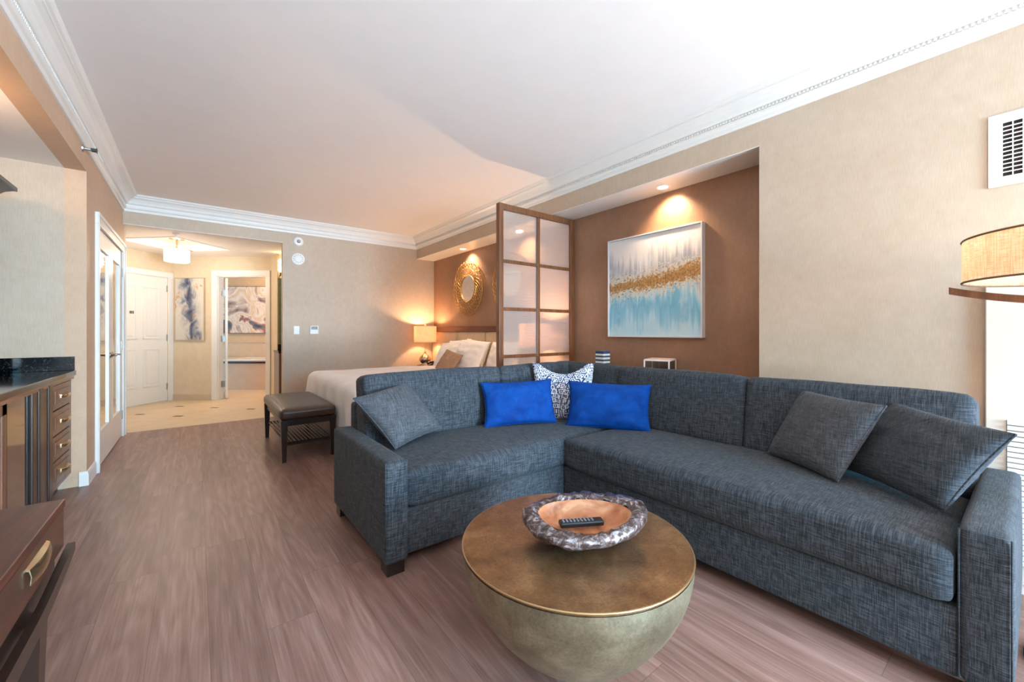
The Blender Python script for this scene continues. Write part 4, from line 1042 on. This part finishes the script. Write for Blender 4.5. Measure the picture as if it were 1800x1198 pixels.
# pull: flat curved brass plate
b = B(); rows = []
for i in range(9):
    u = -1+2*i/8; yy = 1.37+u*0.075; o_ = 0.014*(1-u*u*0.5)
    rows.append([b.verts.new((DXF+o_*k1-0.002, yy, DZ-0.066+zz)) for k1, zz in ((0,0.020),(0.8,0.016),(1.25,0.0),(1.0,-0.018),(0.8,-0.018),(1.0,0.0),(0.6,0.012),(0,0.014))])
for r0, r1 in zip(rows, rows[1:]):
    for j in range(8): b.faces.new((r0[j], r1[j], r1[(j+1)%8], r0[(j+1)%8]))
b.faces.new(rows[0]); b.faces.new(rows[-1][::-1]); obj('drawer_pull', b, M_pull, d, smooth=True, auto=40)
# curved apron below the drawer
b = B(); N = 30; up = []; lo = []
def ap(t_): return 0.012+0.030*(0.5+0.5*math.cos(t_*2*PI))**0.7
for side in (0.0, 0.016):
    ur = []; lr = []
    for i in range(N+1):
        t_ = i/N; yy = 0.5+(DYB+0.015-0.5)*t_; dip = 0.034*math.sin(min(1, max(0, (1-t_)/0.32))*PI/2)**1.5
        x = DXF+0.0+side
        ur.append(b.verts.new((x, yy, DZ-0.128-dip))); lr.append(b.verts.new((x, yy, DZ-0.150-dip-0.03*(1-t_)**0.5)))
    up.append(ur); lo.append(lr)
for i in range(N):
    b.faces.new((up[0][i],up[0][i+1],up[1][i+1],up[1][i])); b.faces.new((lo[0][i],lo[0][i+1],lo[1][i+1],lo[1][i]))
    for s_ in (0,1): b.faces.new((up[s_][i],up[s_][i+1],lo[s_][i+1],lo[s_][i]))
for i in (0,N): b.faces.new((up[0][i],up[1][i],lo[1][i],lo[0][i]))
obj('curved_apron', b, M_dark, dk)
obj('dark_gap_backing', boxm(-1.33, DXF-0.012, -0.56, DYB-0.04, DZ-0.20, DZ-0.126, bev=0.003), M_dark, dk)  # added dark backing, stands in for the shade in the gap above the apron
for (x, y) in ((DXF-0.03, 1.40), (DXF-0.03, -0.5), (-1.3, 1.40), (-1.3, -0.5)):
    b = B(); vs = box(b, x-0.035, x+0.035, y-0.035, y+0.035, 0, DZ-0.20, 0.004, 1)
    for v in vs:
        k = 0.5+0.5*min(1, v.co.z/0.6); v.co.x = x+(v.co.x-x)*k; v.co.y = y+(v.co.y-y)*k
    obj('leg', b, M_dark, dk)

# ------------------------------------------------------------------ floor lamp
LX, LY = 2.45, -0.15
fl = thing('floor_lamp', 'floor lamp with wide burlap drum shade on a wood ring at the right edge', 'lamp', (LX, LY, 0))
ZB = 1.392
b = B(); r = 0.335; lathe(b, [(r,0),(r,0.162),(r-0.003,0.162),(r-0.003,0),(r,0)], 72, (LX,LY,ZB)); obj('drum_shade', b, M_burlap, fl, smooth=True, auto=40)
b = B()
for z in (0.0, 0.162): tube(b, [(LX+r*math.cos(i/64*2*PI), LY+r*math.sin(i/64*2*PI), ZB+z) for i in range(64)], 0.004, 6, closed=True)
obj('shade_trim', b, plain('brown_trim', (132,98,66), 0.7), fl, smooth=True)
b = B(); lathe(b, [(0,0.012),(r-0.006,0.012),(r-0.006,0.016),(0,0.016)], 48, (LX,LY,ZB)); obj('diffuser', b, m_shade('acrylic_diffuser', (240,232,220), (250,244,236), 0.75), fl)
for a_ in (0.0, PI/2):
    b = B(); rows = []; ux, uy = math.sin(a_-0.02), math.cos(a_-0.02)
    for i in range(25):
        q_ = -1+2*i/24; d_ = q_*(r+0.035); zz = ZB-0.022-0.060*(1-q_*q_)
        rows.append([b.verts.new((LX+ux*d_+uy*k1, LY+uy*d_-ux*k1, zz+k2)) for k1, k2 in ((-0.014,-0.016),(0.014,-0.016),(0.014,0.012),(-0.014,0.012))])
    for p, q in zip(rows, rows[1:]):
        for k in range(4): b.faces.new((p[k], p[(k+1)%4], q[(k+1)%4], q[k]))
    b.faces.new(rows[0]); b.faces.new(rows[-1][::-1]); obj('bowed_arm', b, M_screen, fl)
b = B(); cyl(b, (LX,LY,0.02), 0.012, ZB-0.11, 16); obj('pole', b, plain('dark_bronze', (44,32,28), 0.35, 0.8), fl, smooth=True, auto=40)
b = B(); lathe(b, [(0,0),(0.18,0),(0.18,0.014),(0.17,0.02),(0,0.022)], 48, (LX,LY,0)); obj('base', b, MC['dark_bronze'], fl, smooth=True, auto=40)
for a in (0.5, 2.6, 4.7):
    b = B(); p = (LX+0.09*math.cos(a), LY+0.09*math.sin(a), ZB+0.045); lathe(b, [(0,0),(0.02,0.005),(0.028,0.04),(0.018,0.07),(0,0.075)], 14, p); obj('bulb', b, emit('floor_bulb', (255,214,160), 5), fl, smooth=True)
light('floor_lamp_light', 'POINT', (LX, LY, ZB+0.10), 2.6, (1.0, 0.72, 0.46), 0.05)
light('floor_lamp_downlight', 'SPOT', (LX, LY, ZB-0.04), 6, WARM, 0.15, spot=150, blend=0.4)

# ------------------------------------------------------------------ console behind the sofa with its two things
cs = thing('console_table', 'narrow console table in the niche behind the sofa under the large painting', 'table', (3.16, 2.1, 0))
obj('top', boxm(2.985, 3.32, 1.3, 3.0, 0.80, 0.83, bev=0.003), M_cab, cs)
for (x, y) in ((3.0,1.33),(3.30,1.33),(3.0,2.97),(3.30,2.97)): obj('leg', boxm(x-0.014,x+0.014,y-0.014,y+0.014,0,0.80), M_dark, cs)
# glass box with white edges
GX = Matrix.Translation((3.155, 1.985, 0.8305)) @ Matrix.Rotation(R_(18), 4, 'Z')
gb = thing('glass_box', 'clear box with pale edges standing behind the sofa under the painting', 'box', (3.155,1.985,0.8305), R_(18))
w2, d2, h2 = 0.12, 0.10, 0.135
b = B(); e = 0.005
for sx in (-1,1):
    for sy in (-1,1): box(b, sx*w2-e, sx*w2+e, sy*d2-e, sy*d2+e, 0, h2)
for z in (0.0, h2-0.01):
    for s_ in (-1,1): box(b, -w2, w2, s_*d2-e, s_*d2+e, z, z+0.01); box(b, s_*w2-e, s_*w2+e, -d2, d2, z, z+0.01)
obj('edge_frame', b, plain('pale_edge', (232,214,206), 0.4), gb, local=True)
b = B()
for s_ in (-1,1): box(b, -w2+e, w2-e, s_*(d2-0.001)-0.001, s_*(d2-0.001)+0.001, 0.01, h2-0.01); box(b, s_*(w2-0.001)-0.001, s_*(w2-0.001)+0.001, -d2+e, d2-e, 0.01, h2-0.01)
obj('glass_sides', b, M_clear, gb, local=True)
obj('lid', boxm(-w2, w2, -d2, d2, h2-0.001, h2+0.004), plain('pale_lid', (222,196,182), 0.3), gb, local=True)
# banded canister
cn = thing('canister', 'small square canister banded in dark blue and white behind the sofa corner', 'canister', (3.14, 2.60, 0.8305))
bands = [(0,0.03,1),(0.03,0.05,0),(0.05,0.066,1),(0.066,0.086,0),(0.086,0.103,1),(0.103,0.123,0),(0.123,0.139,1),(0.139,0.157,0),(0.157,0.185,1)]
b1 = B(); b0 = B()
for z0, z1, k in bands: box(b1 if k else b0, -0.05, 0.05, -0.05, 0.05, z0, z1, 0.002, 1)
obj('blue_bands', b1, plain('navy_glaze', (52,74,104), 0.35), cn, local=True); obj('white_bands', b0, plain('white_glaze', (232,228,220), 0.35), cn, local=True)
